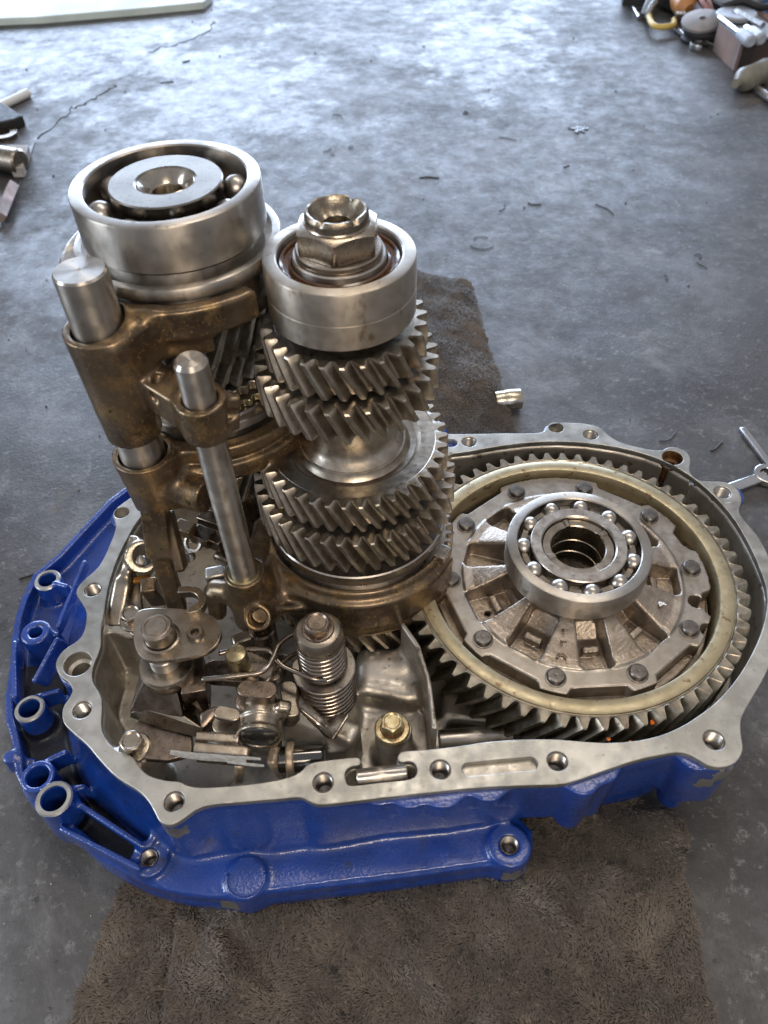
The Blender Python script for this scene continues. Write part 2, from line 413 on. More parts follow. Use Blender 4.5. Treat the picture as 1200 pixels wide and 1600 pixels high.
rubber = mat('black_rubber', (.012, .012, .013), (.02, .02, .021), .1, 0, .5, .7, .2)
chrome = mat('chromed_tool_steel', (.62, .62, .62), (.50, .50, .50), .05, 1, .18, .32, .1)
# ground: stained concrete
def concrete():
    m = bpy.data.materials.new('stained_concrete'); m.use_nodes = True; nt = m.node_tree; N = nt.nodes; L = nt.links; b = N['Principled BSDF']
    tc = N.new('ShaderNodeTexCoord')
    def noise(sc, det=6, ro=.6, st=(1, 1, 1), dis=0):
        mp = N.new('ShaderNodeMapping'); mp.inputs['Scale'].default_value = st; L.new(tc.outputs['Object'], mp.inputs[0])
        n = N.new('ShaderNodeTexNoise'); n.inputs['Scale'].default_value = sc; n.inputs['Detail'].default_value = det; n.inputs['Roughness'].default_value = ro
        n.inputs['Distortion'].default_value = dis
        L.new(mp.outputs[0], n.inputs['Vector']); return n.outputs['Fac']
    def rg(s, lo, hi, a=0., c=1.):
        r = N.new('ShaderNodeMapRange'); r.inputs[1].default_value = lo; r.inputs[2].default_value = hi; r.inputs[3].default_value = a; r.inputs[4].default_value = c
        L.new(s, r.inputs[0]); return r.outputs[0]
    def mix(f, A, B):
        x = N.new('ShaderNodeMix'); x.data_type = 'RGBA'; L.new(f, x.inputs['Factor'])
        for k, v in (('A', A), ('B', B)):
            if isinstance(v, tuple): x.inputs[k].default_value = (*v, 1)
            else: L.new(v, x.inputs[k])
        return x.outputs['Result']
    def fmix(f, A, B):
        x = N.new('ShaderNodeMix'); L.new(f, x.inputs[0])
        for k, v in ((2, A), (3, B)):
            if isinstance(v, float): x.inputs[k].default_value = v
            else: L.new(v, x.inputs[k])
        return x.outputs[0]
    c = mix(rg(noise(3.2, 8, .62, dis=.4), .35, .65), (.022, .021, .021), (.055, .053, .054))
    c = mix(rg(noise(11, 7, .7), .50, .68), c, (.095, .095, .10))
    c = mix(rg(noise(60, 6, .75), .52, .66), c, (.045, .042, .040))
    c = mix(rg(noise(22, 7, .75), .62, .72), c, (.17, .17, .17))
    c = mix(rg(noise(34, 3, .6, (1, 1, 1)), .715, .74), c, (.015, .014, .013))
    c = mix(rg(noise(7, 4, .6, (1, 1, 1)), .66, .72), c, (.11, .085, .06))
    c = mix(rg(noise(130, 5, .8), .56, .66), c, (.13, .13, .13))
    c = mix(rg(noise(90, 6, .8, (1, 1.3, 1)), .60, .66), c, (.018, .017, .017))
    c = mix(rg(noise(5.2, 7, .7, dis=1.2), .58, .70), c, (.125, .125, .13))
    wet = rg(noise(3.4, 9, .72, dis=.5), .56, .72)
    nzd = rg(noise(16, 7, .7), .35, .65, -.55, .55)
    for (px, py, sx, sy) in [(70, 720, .13, .20), (85, 405, .12, .12), (330, 150, .16, .28), (120, 60, .26, .30), (30, 660, .10, .10), (760, 75, .12, .2)]:
        q = W(px, py, -80.) * S; mp = N.new('ShaderNodeMapping'); mp.vector_type = 'TEXTURE'; mp.inputs['Location'].default_value = q; mp.inputs['Scale'].default_value = (sx, sy, 1); L.new(tc.outputs['Object'], mp.inputs[0])
        ln_ = N.new('ShaderNodeVectorMath'); ln_.operation = 'LENGTH'; L.new(mp.outputs[0], ln_.inputs[0])
        ad = N.new('ShaderNodeMath'); ad.operation = 'ADD'; L.new(ln_.outputs['Value'], ad.inputs[0]); L.new(nzd, ad.inputs[1])
        mx_ = N.new('ShaderNodeMath'); mx_.operation = 'MAXIMUM'; L.new(wet, mx_.inputs[0]); L.new(rg(ad.outputs[0], 1.0, .55, 0., .7), mx_.inputs[1]); wet = mx_.outputs[0]
    r = fmix(wet, rg(noise(8, 6, .6), .3, .7, .48, .66), 0.40)
    ra = N.new('ShaderNodeMath'); ra.operation = 'ADD'; ra.use_clamp = True; L.new(r, ra.inputs[0]); L.new(rg(noise(38, 8, .8), .38, .62, -.09, .09), ra.inputs[1]); r = ra.outputs[0]
    L.new(rg(noise(11, 9, .8), .35, .65, .62, 1.12), b.inputs['Specular IOR Level'])
    L.new(c, b.inputs['Base Color']); L.new(r, b.inputs['Roughness']); 
    b1 = N.new('ShaderNodeBump'); b1.inputs['Strength'].default_value = .35; b1.inputs['Distance'].default_value = .003; L.new(noise(7, 5, .5), b1.inputs['Height'])
    b2 = N.new('ShaderNodeBump'); b2.inputs['Strength'].default_value = .45; b2.inputs['Distance'].default_value = .0008; L.new(noise(420, 3, .7), b2.inputs['Height']); L.new(b1.outputs[0], b2.inputs['Normal'])
    L.new(b2.outputs[0], b.inputs['Normal'])
    return m
concretem = concrete()
FZ = -80.0

# ------------------------------------------------------------------ ground
V = []; n = 60
xs = np.linspace(-5000, 5000, n); ys = np.linspace(-2500, 7500, n)
for y in ys:
    for x in xs: V.append((x, y, FZ))
me_f = [(j * n + i, j * n + i + 1, (j + 1) * n + i + 1, (j + 1) * n + i) for j in range(n - 1) for i in range(n - 1)]
fl = mk('concrete_floor', V, me_f, concretem, None, smooth=False); tag(fl, 'stained grey concrete workshop floor with wet shiny patches', 'floor', kind='structure')

# ------------------------------------------------------------------ gearbox housing
OUT_PX = [(202,779),(177,800),(181,822),(173,847),(155,884),(128,909),(119,926),(128,942),(135,958),(132,983),(122,1000),(99,1016),(87,1036),(93,1055),(107,1066),(113,1078),(108,1090),(98,1107),(99,1128),(113,1144),(136,1164),(157,1189),(182,1214),(215,1235),(231,1251),(242,1270),(250,1284),(266,1289),(284,1281),(318,1260),(381,1253),(440,1248),(470,1246),(486,1254),(508,1257),(585,1248),(695,1236),(760,1230),(826,1227),(885,1224),(943,1205),(987,1190),(1035,1179),(1064,1176),(1086,1184),(1105,1195),(1127,1199),(1149,1192),(1161,1172),(1158,1146),(1158,1128),(1163,1113),(1178,1087),(1196,1055),(1214,1010),(1221,960),(1217,915),(1203,875),(1196,858),(1183,836),(1165,815),(1155,799),(1159,782),(1153,765),(1136,754),(1113,752),(1092,750),(1078,737),(1079,717),(1070,704),(1048,698),(1027,704),(975,693),(951,680),(936,667),(905,661),(866,661),(855,667),(843,676),(788,677),(706,678),(640,674),(560,672),(450,690),(350,725),(270,745),(225,765)]
IN_PX = [(215,814),(198,843),(182,876),(169,917),(163,954),(158,985),(157,1012),(146,1041),(145,1065),(159,1092),(158,1131),(165,1154),(182,1172),(198,1177),(210,1186),(218,1198),(232,1211),(257,1219),(280,1221),(297,1228),(325,1230),(390,1225),(440,1217),(467,1207),(483,1193),(507,1188),(533,1185),(557,1183),(563,1187),(562,1195),(549,1198),(540,1206),(541,1220),(550,1227),(595,1222),(640,1217),(651,1207),(649,1195),(640,1190),(626,1191),(621,1184),(625,1176),(634,1173),(667,1171),(720,1165),(760,1159),(815,1155),(870,1155),(936,1160),(987,1158),(1031,1149),(1064,1135),(1090,1119),(1121,1095),(1155,1055),(1183,1005),(1196,965),(1199,930),(1191,898),(1169,848),(1138,799),(1094,755),(1045,724),(988,704),(917,692),(847,690),(780,697),(714,708),(640,712),(560,712),(480,725),(400,745),(310,765),(245,785)]
OUT = [W2(*p) for p in OUT_PX]; INN = [W2(*p) for p in IN_PX]
OUTS = cat(OUT, 3); INNS = cat(INN, 3)
HOLES = [(190,801,4.6,0),(145,921,4.9,1),(121,1037,7.4,2),(128,1109,4.9,1),(272,1252,4.9,1),(505,1222,4.9,1),(688,1202,4.9,1),(871,1189,4.9,1),(1116,1156,5.2,1),(1129,769,5.2,1),(1051,715,6.6,3),(923,679,4.9,1),(869,668,5.0,0),(733,690,5.0,1)]
HP = [(W2(a, b), r, k) for a, b, r, k in HOLES]
SLOT_A = (W2(733, 1202), W2(829, 1193), 3.3); SLOT_B = (W2(666, 694), W2(706, 692), 3.8)
gb = thing('gearbox_housing', 'blue painted gearbox clutch housing half with bare machined rim, lying open on the towel', 'gearbox housing', (0, 280, -72))
plate('mating_rim', OUTS, [INNS] + [circ(c, r, 32) for c, r, k in HP] + [capsule2(*SLOT_A), capsule2(*SLOT_B)], -4, 0, alu, gb, .5)
# threaded holes
for c, r, k in HP:
    if k == 1:
        pr = []; z = -1.0
        while z > -15: pr += [(r - .15, z), (r - .75, z - .5)]; z -= 1.0
        prof = [(r - .02, -.6)] + pr + [(0, -15.2)]
        V_, F_q = lathe(prof, (c[0], c[1], 0), seg=32, cap0=False); mk('threaded_hole', V_, F_q, steel_face, gb, ang=60)
    else:
        prof = [(r - .02, -.5), (r - .2, -7), (r * .72, -8), (r * .70, -22), (0, -22)]
        V_, F_q = lathe(prof, (c[0], c[1], 0), seg=32, cap0=False); mk('dowel_hole', V_, F_q, brownoil if k == 3 else alucast, gb, ang=50)
# body
BELL_PX = [(215,770),(177,799),(136,843),(99,884),(62,915),(45,950),(34,985),(30,1012),(27,1057),(20,1107),(22,1144),(30,1170),(35,1195),(36,1222),(50,1255),(74,1284),(99,1306),(128,1321),(165,1354),(206,1379),(248,1398),(300,1411),(365,1416),(420,1408),(530,1396),(640,1383),(750,1367),(783,1366),(812,1358),(828,1338),(827,1312),(806,1290),(806,1262)]
BZ = -70
BELL = [W2(p[0], p[1], BZ + 4) for p in BELL_PX] + [W2(808, 1200, BZ), W2(700, 700, BZ), W2(300, 740, BZ)]
RID_PX = [(210,790),(150,860),(112,915),(95,966),(88,1024),(84,1080),(88,1131),(103,1190),(128,1235),(168,1268),(219,1315),(258,1330),(330,1338),(430,1338),(540,1318),(600,1304),(700,1296),(800,1275)]
RID = [W2(p[0], p[1], -42) for p in RID_PX] + [W2(800, 900, -42), W2(700, 700, -42), W2(300, 740, -42)]
fb = Field((-268, 95, BZ - 3), (262, 480, 2), 1.15)
dO = sd_poly(fb.X2, fb.Y2, OUTS[::1]); dI = sd_poly(fb.X2, fb.Y2, INNS[::2]); dB = sd_poly(fb.X2, fb.Y2, BELL); dR = sd_poly(fb.X2, fb.Y2, RID)
# the case wall straight under the rim
fb.ext(dO + .5, -44, -3.2, 0)
# bell: floor, rim wall, dome
fb.ext(dB, BZ, BZ + 6, 2)
fb.ext(np.abs(dB + 2.2) - 2.2, BZ, BZ + 17, 3)
def loft(X, Y, Z):
    t = np.clip((Z + 62) / 52, 0, 1); a = np.maximum(dR[:, :, None], -400); b = (dO + 2)[:, :, None]
    d = a * (1 - t) ** 1.6 + b * (1 - (1 - t) ** 1.6)
    return np.maximum(d * .8, np.maximum(-66 - Z, Z + 8))
iz = np.where((fb.ax[2] > -70) & (fb.ax[2] < -3))[0]; sl = slice(iz[0], iz[-1] + 1)
fb.F[:, :, sl] = smin(fb.F[:, :, sl], loft(fb.X, fb.Y, fb.Z[:, :, sl]), 3)
# front shelf of the bell
shelf = [W2(p[0], p[1], -52) for p in [(232,1318),(215,1345),(228,1372),(262,1392),(330,1402),(375,1400),(420,1393),(530,1378),(640,1365),(770,1347),(800,1342),(806,1290),(806,1240)]] + [W2(600, 1100, -52), W2(300, 1200, -52)]
dS = sd_poly(fb.X2, fb.Y2, shelf)
fb.ext(dS + .5, BZ, -51, 2.5)
# diff side of the bell shell and feet
for px, py, r, zb in [(908,1215,9,-52),(940,1200,8,-50),(1085,1180,8,-56),(1118,1170,10,-50),(1140,775,9,-50),(690,1225,6,-16),(595,1240,6,-24),(760,1222,10,-18),(690,1226,12,-22),(640,1232,10,-20)]:
    c = W2(px, py, -5); fb.cone((*c, zb), (*c, -4), r * .85, r, 4)
a_ = W2(640, 1240); b_ = W2(800, 1222)
fb.bar((*(a_ + [0, 6]), -14), (*(b_ + [0, 6]), -12), 14, 22, k=4, rd=4)
# bosses round the bell
BOSS = [(74,906,8.6,5.6,-46,1),(55,987,9.0,4.0,-40,0),(46,1107,8.6,5.8,-42,1),(58,1212,9.0,6.0,-40,0),(84,1248,9.8,6.6,-37,1),(233,1340,9.5,4.2,-47,2),(384,1372,10.5,0,-49,0),(796,1320,11.0,4.6,-48,2)]
BP = [(W2(a, b, z), ro, ri, z, k) for a, b, ro, ri, z, k in BOSS]
for c, ro, ri, z, k in BP: fb.cone((*c, BZ), (*c, z), ro + .6, ro, 3.0)
c = W2(14, 1182, -52); fb.cone((*c, BZ + 6), (*c, -52), 5, 3.6, 3); fb.bar((*c, -60), (*(c + [14, -2]), -60), 5, 8, k=3)
# ribs between the bosses and the dome
for (x1, y1), (x2, y2) in [((74,915),(112,925)),((55,995),(100,1000)),((50,1100),(100,1085)),((60,1205),(112,1180)),((90,1245),(140,1235)),((233,1335),(250,1300)),((28,1010),(28,1100)),((100,1300),(225,1365))]:
    fb.bar(W(x1, y1, -52), W(x2, y2, -50), 3.2, 14, k=3, rd=1)
fb.bar(W(62,1070,-44), W(100,1000,-34), 3, 16, k=4); fb.bar(W(118,1255,-48), W(225,1325,-47), 3, 8, k=3)
fb.bar(W(135,880,-40), W(92,985,-38), 3, 8, k=4)
dDw = np.maximum(np.sqrt((fb.X2 - D[0]) ** 2 + (fb.Y2 - D[1]) ** 2) - 109.6, dO - 1.6)
fb.ext(dDw, -69, -36, 2)
# lugs round the rim holes
for c, r, k in HP: fb.cone((*c, -42), (*c, -4), r + 2.8, r + 3.2, 3)
# trim everything to the machined plane, then hollow
fb.ext(-(dO + .5), -3.6, 6, 0, cut=True)
fb.ext(np.full_like(dO, -9), -3.6, 12, 0, cut=True)
fb.ext(dI + .8, -46, 6, 3, cut=True)
dD = np.sqrt((fb.X2 - D[0]) ** 2 + (fb.Y2 - D[1]) ** 2) - 106.0
fb.ext(dD, -58, 6, 3, cut=True)
for c, r, k in HP: fb.cone((*c, -24), (*c, 4), r + .6, k=0, cut=True)
for c, ro, ri, z, k in BP:
    if ri: fb.cone((*c, BZ + 2), (*c, z + 4), ri, k=.6, cut=True)
# inner ribs, bosses and partition
def stud(px, py, z0, z1, r0, r1, k=4): c = W2(px, py, z1); fb.cone((*c, z0), (*c, z1), r0, r1, k)
a = W2(158,985,-6); b = W2(212,984,-6); fb.bar((*a,-29), (*b,-29), 5, 48, k=3)
a = W2(172,1182,-8); b = W2(214,1178,-8); fb.bar((*a,-31), (*b,-31), 8, 46, k=4)
stud(615,1138,-50,-12,11,9.5); stud(212,1172,-50,-6,11,8.5); stud(208,976,-50,-8,11,9)
c = W2(497, 984, 46); fb.cone((*c, -50), (*c, -16), 16, 13.5, 5)
fb.bar((*(c + [2, -8]), -34), (*(c + [5, -34]), -34), 10, 36, k=5)
for a, b in [((628,1005),(652,1040)),((652,1040),(668,1092)),((668,1092),(678,1168))]:
    fb.bar(W(*a, -24), W(*b, -24), 2.8, 43, k=1.2, rd=.8)
fb.bar(W(560,1040,-40), W(640,1045,-40), 16, 22, k=8, rd=6); fb.bar(W(560,1060,-40), W(655,1080,-44), 26, 20, k=8, rd=6)
fb.bar(W(440,1090,-18), W(500,1150,-24), 6, 40, k=6, rd=2); fb.bar(W(520,1150,-26), W(560,1170,-26), 12, 34, k=6, rd=3)
fb.bar(W(690,1110,-52), W(850,1130,-52), 20, 18, k=8, rd=5)
#fb.F += (.18 * np.sin(fb.X * .9 + 1.3 * np.sin(fb.Y * .31)) * np.sin(fb.Y * .8 + fb.Z * .5)).astype(np.float32) * (fb.Z < -6)
dD2 = np.maximum(np.sqrt((fb.X2 - D[0]) ** 2 + (fb.Y2 - D[1]) ** 2) - 109.6, dO - 1.6)
fb.ext(dD2, -70, -62, 2)
def side(Cn):
    from numpy import floor
    i = np.clip(((Cn[:, 0] - fb.lo[0]) / fb.h).astype(int), 0, dI.shape[0] - 1); j = np.clip(((Cn[:, 1] - fb.lo[1]) / fb.h).astype(int), 0, dI.shape[1] - 1)
    m_ = np.where((dO[i, j] < -1.6) & ((dI[i, j] < 2.2) | (dD[i, j] < 1.6) | (np.hypot(Cn[:, 0] - SLOT_A[0][0] * .5 - SLOT_A[1][0] * .5, (Cn[:, 1] - SLOT_A[0][1] * .5 - SLOT_A[1][1] * .5) * 3) < 20) & (Cn[:, 2] > -4.5)) & (Cn[:, 2] > -66.4), 1, 0)
    shade_grime = (Cn[:, 2] < BZ + 12) & (dB[i, j] < -3.8) & (Cn[:, 0] < -112 + 12 * np.sin(Cn[:, 1] * .05)) & (dR[i, j] > -1) & (Cn[:, 1] < 262) ; m_ = np.where(shade_grime & (m_ == 0), 3, m_)  # left pocket floors: recess shade painted in together with black grime
    # bare patches where the paint has gone
    for px, py, z, r in [(272,1305,-12,8),(1135,1215,-10,9),(1100,1232,-20,7),(360,1410,-62,7),(800,1360,-62,8),(255,1300,-10,6),(120,1325,-60,5)]:
        p = W(px, py, z); m_ = np.where(np.linalg.norm(Cn - p, axis=1) + 1.2 * np.sin(Cn[:, 0] * 1.1) + np.sin(Cn[:, 2] * .9) < r * .8, 2, m_)
    return m_
cast('cast_body', fb, [blue, alucast, alu, mat('pocket_shade_and_grime', (.006, .009, .022), (.012, .014, .02), .15, 0, .3, .6, .2, [(.6, .4, .4, I1)])], gb, side)
for c, ro, ri, z, k in BP:
    if k == 1:
        V_, F_q = lathe([(ri + .3, -1), (ri + .3, .5), (ro - .9, .5), (ro - .1, -.4), (ro - .1, -1)], (*c, z), seg=40, cap0=False, cap1=False); mk('bare_boss_face', V_, F_q, alu, gb)
    if k == 2:
        pr = [(ri + .1, 0)]; zz = 0
        while zz > -12: pr += [(ri, zz - .2), (ri - .6, zz - .7)]; zz -= 1
        V_, F_q = lathe(pr + [(0, -13)], (*c, z + .1), seg=28, cap0=False); mk('threaded_hole', V_, F_q, steel_face, gb, ang=60)
mk('lifting_lug', *tube([W(659,660,-14), W(668,656,-14), W(680,660,-14), W(690,668,-14), W(696,680,-14)], 2.6, 12), blue, gb, ang=0)
# half round raised weld line of the blind boss
c = BP[6][0]; mk('raised_arc', *tube([(c[0] + 9.6 * math.cos(t), c[1] + 9.6 * math.sin(t), -48.8) for t in np.linspace(-3.4, .25, 22)], .8, 8), blue, gb, ang=0)
# casing mark with the dowel pin lying in the rim notch
a = W(557, 1215, -2.2); b = W(636, 1206, -2.2)
t = thing('dowel_pin', 'steel locating pin lying loose in the notch of the front rim', 'pin', (a + b) / 2)
mk('pin_body', *rcyl(a, b - a, 3.9, np.linalg.norm(b - a), .6, 32), steel, t)
a = W(686, 1158, -34); b = W(800, 1149, -34)
t = thing('oil_pipe', 'bright steel tube lying along the cavity under the large final drive gear', 'pipe', (a + b) / 2)
mk('tube_body', *rcyl(a, b - a, 6, np.linalg.norm(b - a), .5, 32), steel, t)

# ------------------------------------------------------------------ gears and bearings
def gear(name, parent, c, z0, z1, N, rt, rr, twist, prof_top, mat_, ph=0.0, ch=.7, lay=7, rb=6, wid=(.5, .39, .265, .115)):
    """helical gear; prof_top: (r, dz) rings of the upper face, from the teeth inwards. twist in degrees over the width, z0 -> z1"""
    w0, w1, w2, w3 = wid; rm = rr + (rt - rr) * .52
    q1 = rr + (rt - rr) * .28; q3 = rr + (rt - rr) * .80; base = [(-w0, rr), (-w1 - .02, rr + .12), (-w1 + .045, q1), (-w2, rm), (-w2 + .065, q3), (-w3, rt), (w3, rt), (w2 - .065, q3), (w2, rm), (w1 - .045, q1), (w1 + .02, rr + .12)]
    n = N * len(base); V = []; Fc = []
    zs = [z0, z0 + ch] + list(np.linspace(z0 + ch, z1 - ch, lay)[1:-1]) + [z1 - ch, z1]
    for li, z in enumerate(zs):
        tw = math.radians(twist) * (z - z0) / (z1 - z0); e = ch * .8 if li in (0, len(zs) - 1) else 0
        for i in range(N):
            for f, r in base:
                a = ph + 2 * math.pi * (i + f * (1 - .12 * (e > 0) * (r > rr + 1))) / N + tw; r2 = r - e * (r > rr + .5) 
                V.append((c[0] + r2 * math.cos(a), c[1] + r2 * math.sin(a), z))
    m = len(zs)
    for j in range(m - 1):
        for i in range(n):
            k = (i + 1) % n; Fc.append((j * n + i, j * n + k, (j + 1) * n + k, (j + 1) * n + i))
    def face(rings, jb, flip, zb, tw):
        prev = jb * n
        for r, dz in rings:
            s0 = len(V)
            for i in range(N):
                for f, _ in base:
                    a = ph + 2 * math.pi * (i + f) / N + tw; V.append((c[0] + r * math.cos(a), c[1] + r * math.sin(a), zb + dz))
            for i in range(n):
                k = (i + 1) % n; q = (prev + i, prev + k, s0 + k, s0 + i); Fc.append(q if not flip else q[::-1])
            prev = s0
    tw1 = math.radians(twist)
    face(prof_top, m - 1, False, z1, tw1)
    face([(rb, 0)], 0, True, z0, 0)
    return mk(name, V, Fc, mat_, parent, ang=32)
def sphere(c, r, seg=24, rings=14):
    return lathe([(r * math.sin(math.pi * i / rings), -r * math.cos(math.pi * i / rings)) for i in range(rings + 1)], c, seg=seg)
def bearing(parent, c, z0, z1, ro, ro_i, ri_o, bore, nb, rball, bz, inner_dz=0, m_o=steel, m_i=steel_face, ph=0, cage=True, groove=None, ballm_=None, iw=None):
    zc = bz
    prof = [(ro_i, z0 + .6), (ro_i + .6, z0), (ro - 1.1, z0), (ro - .3, z0 + .35), (ro, z0 + 1.2)]
    if groove: prof += [(ro, groove - .5), (ro - .35, groove - .25), (ro - .35, groove + .25), (ro, groove + .5)]
    prof += [(ro, z1 - 1.2), (ro - .35, z1 - .35), (ro - 1.1, z1), (ro_i + .6, z1), (ro_i, z1 - .6)]
    for t in np.linspace(.9, -.9, 9): prof.append((ro_i + .75 * rball * max(0, math.cos(t) - .55) , zc + rball * math.sin(t) * .9))
    V_, F_q = lathe(prof, (c[0], c[1], 0), seg=112, closed=True); o = mk('bearing', V_, F_q, m_o, parent, ang=38, ori=np.array([c[0], c[1], z0]))
    zi0, zi1 = z0, z1 + inner_dz
    prof = [(bore, zi0 + .5), (bore, zi1 - .8), (bore + .8, zi1), (ri_o - .6, zi1), (ri_o, zi1 - .6)]
    for t in np.linspace(.9, -.9, 9): prof.append((ri_o - .75 * rball * max(0, math.cos(t) - .55), zc + rball * math.sin(t) * .9))
    prof += [(ri_o, zi0 + .4), (ri_o - .5, zi0), (bore + .5, zi0)]
    V_, F_q = lathe(prof[::-1], (c[0], c[1], 0), seg=96, closed=True); mk('inner_race', V_, F_q, m_i, o, ang=38)
    rp = (ro_i + ri_o) / 2; ball = None
    for i in range(nb):
        a = ph + 2 * math.pi * i / nb; p = np.array([c[0] + rp * math.cos(a), c[1] + rp * math.sin(a), zc])
        if ball is None:
            V_, F_q = sphere(p, rball, 28, 16); ball = mk('ball', V_, F_q, ballm_ or ballm, o, ang=0, ori=p)
        else: copy_obj(ball, o, p)
    if cage:
        V = []; Fq = []; ns = 180
        for j, (dr, dz) in enumerate([(-1.5, .0), (1.5, .0), (1.5, -.9), (-1.5, -.9)]):
            for i in range(ns):
                a = 2 * math.pi * i / ns; q = math.cos((a - ph) * nb)
                lift = rball * .62 * max(0, q) ** .6 if q > 0 else 0
                V.append((c[0] + (rp + dr) * math.cos(a), c[1] + (rp + dr) * math.sin(a), zc + .3 + dz + lift * .0 + (.9 if q < -.2 else 0)))
        for j in range(4):
            for i in range(ns):
                k = (i + 1) % ns; jj = (j + 1) % 4; Fq.append((j * ns + i, jj * ns + i, jj * ns + k, j * ns + k))
        mk('cage', V, Fq, midsteel, o)
    return o

# ------------------------------------------------------------------ differential
df = thing('differential', 'large differential with straw coloured final drive gear, lying in the round side of the housing', 'differential', (*D, -30))
gear('final_drive_gear', df, D, -30, 0, 60, 98.9, 92.4, -17.0 / 96 * 57.3 * -1, [(91.8, -.2), (91.3, -.75), (90.6, -.75), (90.3, -.2)], ringm, ph=.02, ch=.6, rb=80, wid=(.5, .36, .24, .11))
prof = [(90.6, -2.5), (90.3, .15), (89.6, .5), (83.6, .5), (82.6, .1), (82.1, -.8), (82.1, -26), (90.6, -26)]
V_, F_q = lathe(prof, (*D, 0), seg=160, closed=True); mk('gear_ring_face', V_, F_q, tanm, df, ang=35)
# scalloped bolting flange and carrier
fd = Field((D[0] - 82, D[1] - 82, -34), (D[0] + 82, D[1] + 82, 22), .75)
X2, Y2 = fd.X2 - D[0], fd.Y2 - D[1]; RR = np.sqrt(X2 ** 2 + Y2 ** 2); AA = np.arctan2(Y2, X2)
B0 = math.radians(1.0)
fl2 = RR - 78.8
fd.ext(fl2, -14, -3.2, 0)
# scallops between the bolts
for i in range(10):
    a = B0 + 2 * math.pi * (i + .5) / 10
    x = X2 * math.cos(a) + Y2 * math.sin(a); y = -X2 * math.sin(a) + Y2 * math.cos(a)
    if i in (2, ): continue
    hw = 14 if i not in (0, 9) else 5
    sc = np.maximum(73.6 - x, np.abs(y) - hw + (x - 73) * -.8); sc = np.maximum(sc, 0) * 1.0 + np.minimum(sc, 0)
    fd.ext(sc, -13, 0, 1.2, cut=True)
# the iron case under the bearing
core = RR - 60
h_ = -2.2 + np.clip((58 - RR) / 22, 0, 1) * 8.2
dome = np.maximum(RR[:, :, None] - 63, (fd.Z - (h_ + 0)[:, :, None]) * .9); dome = np.maximum(dome, -30 - fd.Z)
# pockets between the spokes
def pocket(am, r0, r1, w0, w1, zb, k=3):
    a = math.radians(am); x = X2 * math.cos(a) + Y2 * math.sin(a); y = -X2 * math.sin(a) + Y2 * math.cos(a)
    t = np.clip((x - r0) / (r1 - r0), 0, 1); hw = w0 + (w1 - w0) * t
    rd = 3.0
    qx = np.abs(x - (r0 + r1) / 2) - (r1 - r0) / 2 + rd; qy = np.abs(y) - hw + rd
    d2 = np.sqrt(np.maximum(qx, 0) ** 2 + np.maximum(qy, 0) ** 2) + np.minimum(np.maximum(qx, qy), 0) - rd
    zf = zb + 9 * np.clip((38 - x) / 10, 0, 1)
    return np.maximum(d2[:, :, None], (zf[:, :, None] - fd.Z))
fd.F = smin(fd.F, dome.astype(np.float32), 1.2)
PK = [(-87, 30, 62, 7, 9), (-125, 30, 62, 8, 10), (-52, 30, 62, 7, 9.5), (-161, 34, 63, 9, 11), (-7, 38, 61, 8, 10), (28, 36, 60, 7, 9), (163, 36, 62, 8, 9), (128, 36, 62, 7, 9), (90, 36, 60, 7, 9), (60, 36, 60, 7, 8)]
for am, r0, r1, w0, w1 in PK:
    fd.F = -smin(-fd.F, pocket(am, r0, r1, w0, w1, -13.5).astype(np.float32), 2.0)
for am, r0, r1, w0, w1 in PK[:5]:
    a = math.radians(am); p = D + np.array([math.cos(a), math.sin(a)]) * 50; q = D + np.array([math.cos(a), math.sin(a)]) * 45.5
    fd.bar((*q, -9), (*p, -10), w0 * 1.35, 6, k=2.0, rd=1.2)
# the separate small holes
for am, rr_, rad, zz in [(-160, 53, 1.7, -12), (-18, 70.3, 4.3, -8)]:
    a = math.radians(am); p = D + np.array([math.cos(a), math.sin(a)]) * rr_; fd.cone((*p, zz - 14), (*p, 4), rad, k=.4, cut=True)
for am in (14, -18 - 13):
    a = math.radians(am); p = D + np.array([math.cos(a), math.sin(a)]) * 79.5; fd.cone((*p, -20), (*p, 4), 4.5, k=.6, cut=True)
fd.F += (.30 * np.sin(fd.X * 1.9 + 2 * np.sin(fd.Y * .7)) * np.sin(fd.Y * 2.1 + fd.Z + 1.5 * np.sin(fd.X * .6))).astype(np.float32) * (RR < 61)[:, :, None] * .5
fd.ext(RR - 41.0, 7.0, 30, .6, cut=True); fd.cone((*D, -40), (*D, 30), 20, k=.5, cut=True)
def mf(Cn):
    r = np.hypot(Cn[:, 0] - D[0], Cn[:, 1] - D[1]); return np.where((r > 62.6) & (Cn[:, 2] > -4.6), 1, 0)
cast('differential_case', fd, [castiron, ironmach], df, mf)
V_, F_q = lathe([(80.5, -30), (80.5, -18), (60, -18), (60, -30)], (*D, 0), seg=96, closed=True); mk('lower_flange', V_, F_q, castiron, df)
b0 = None
for i in range(10):
    a = B0 + 2 * math.pi * i / 10; p = np.array([D[0] + 70.2 * math.cos(a), D[1] + 70.2 * math.sin(a), -3.2])
    if b0 is None:
        V_, F_q = lathe([(5.7, 0), (5.7, .5), (4.7, .6), (4.7, 2.6), (4.2, 3.2), (3.4, 3.3), (0, 3.05)], p, seg=28)
        b0 = mk('bolt', V_, F_q, boltm, df, ori=p)
    else: copy_obj(b0, df, p)
bearing(df, D, 9, 25.3, 40, 34.0, 26.7, 20.2, 11, 5.6, 20.0, ph=.2)
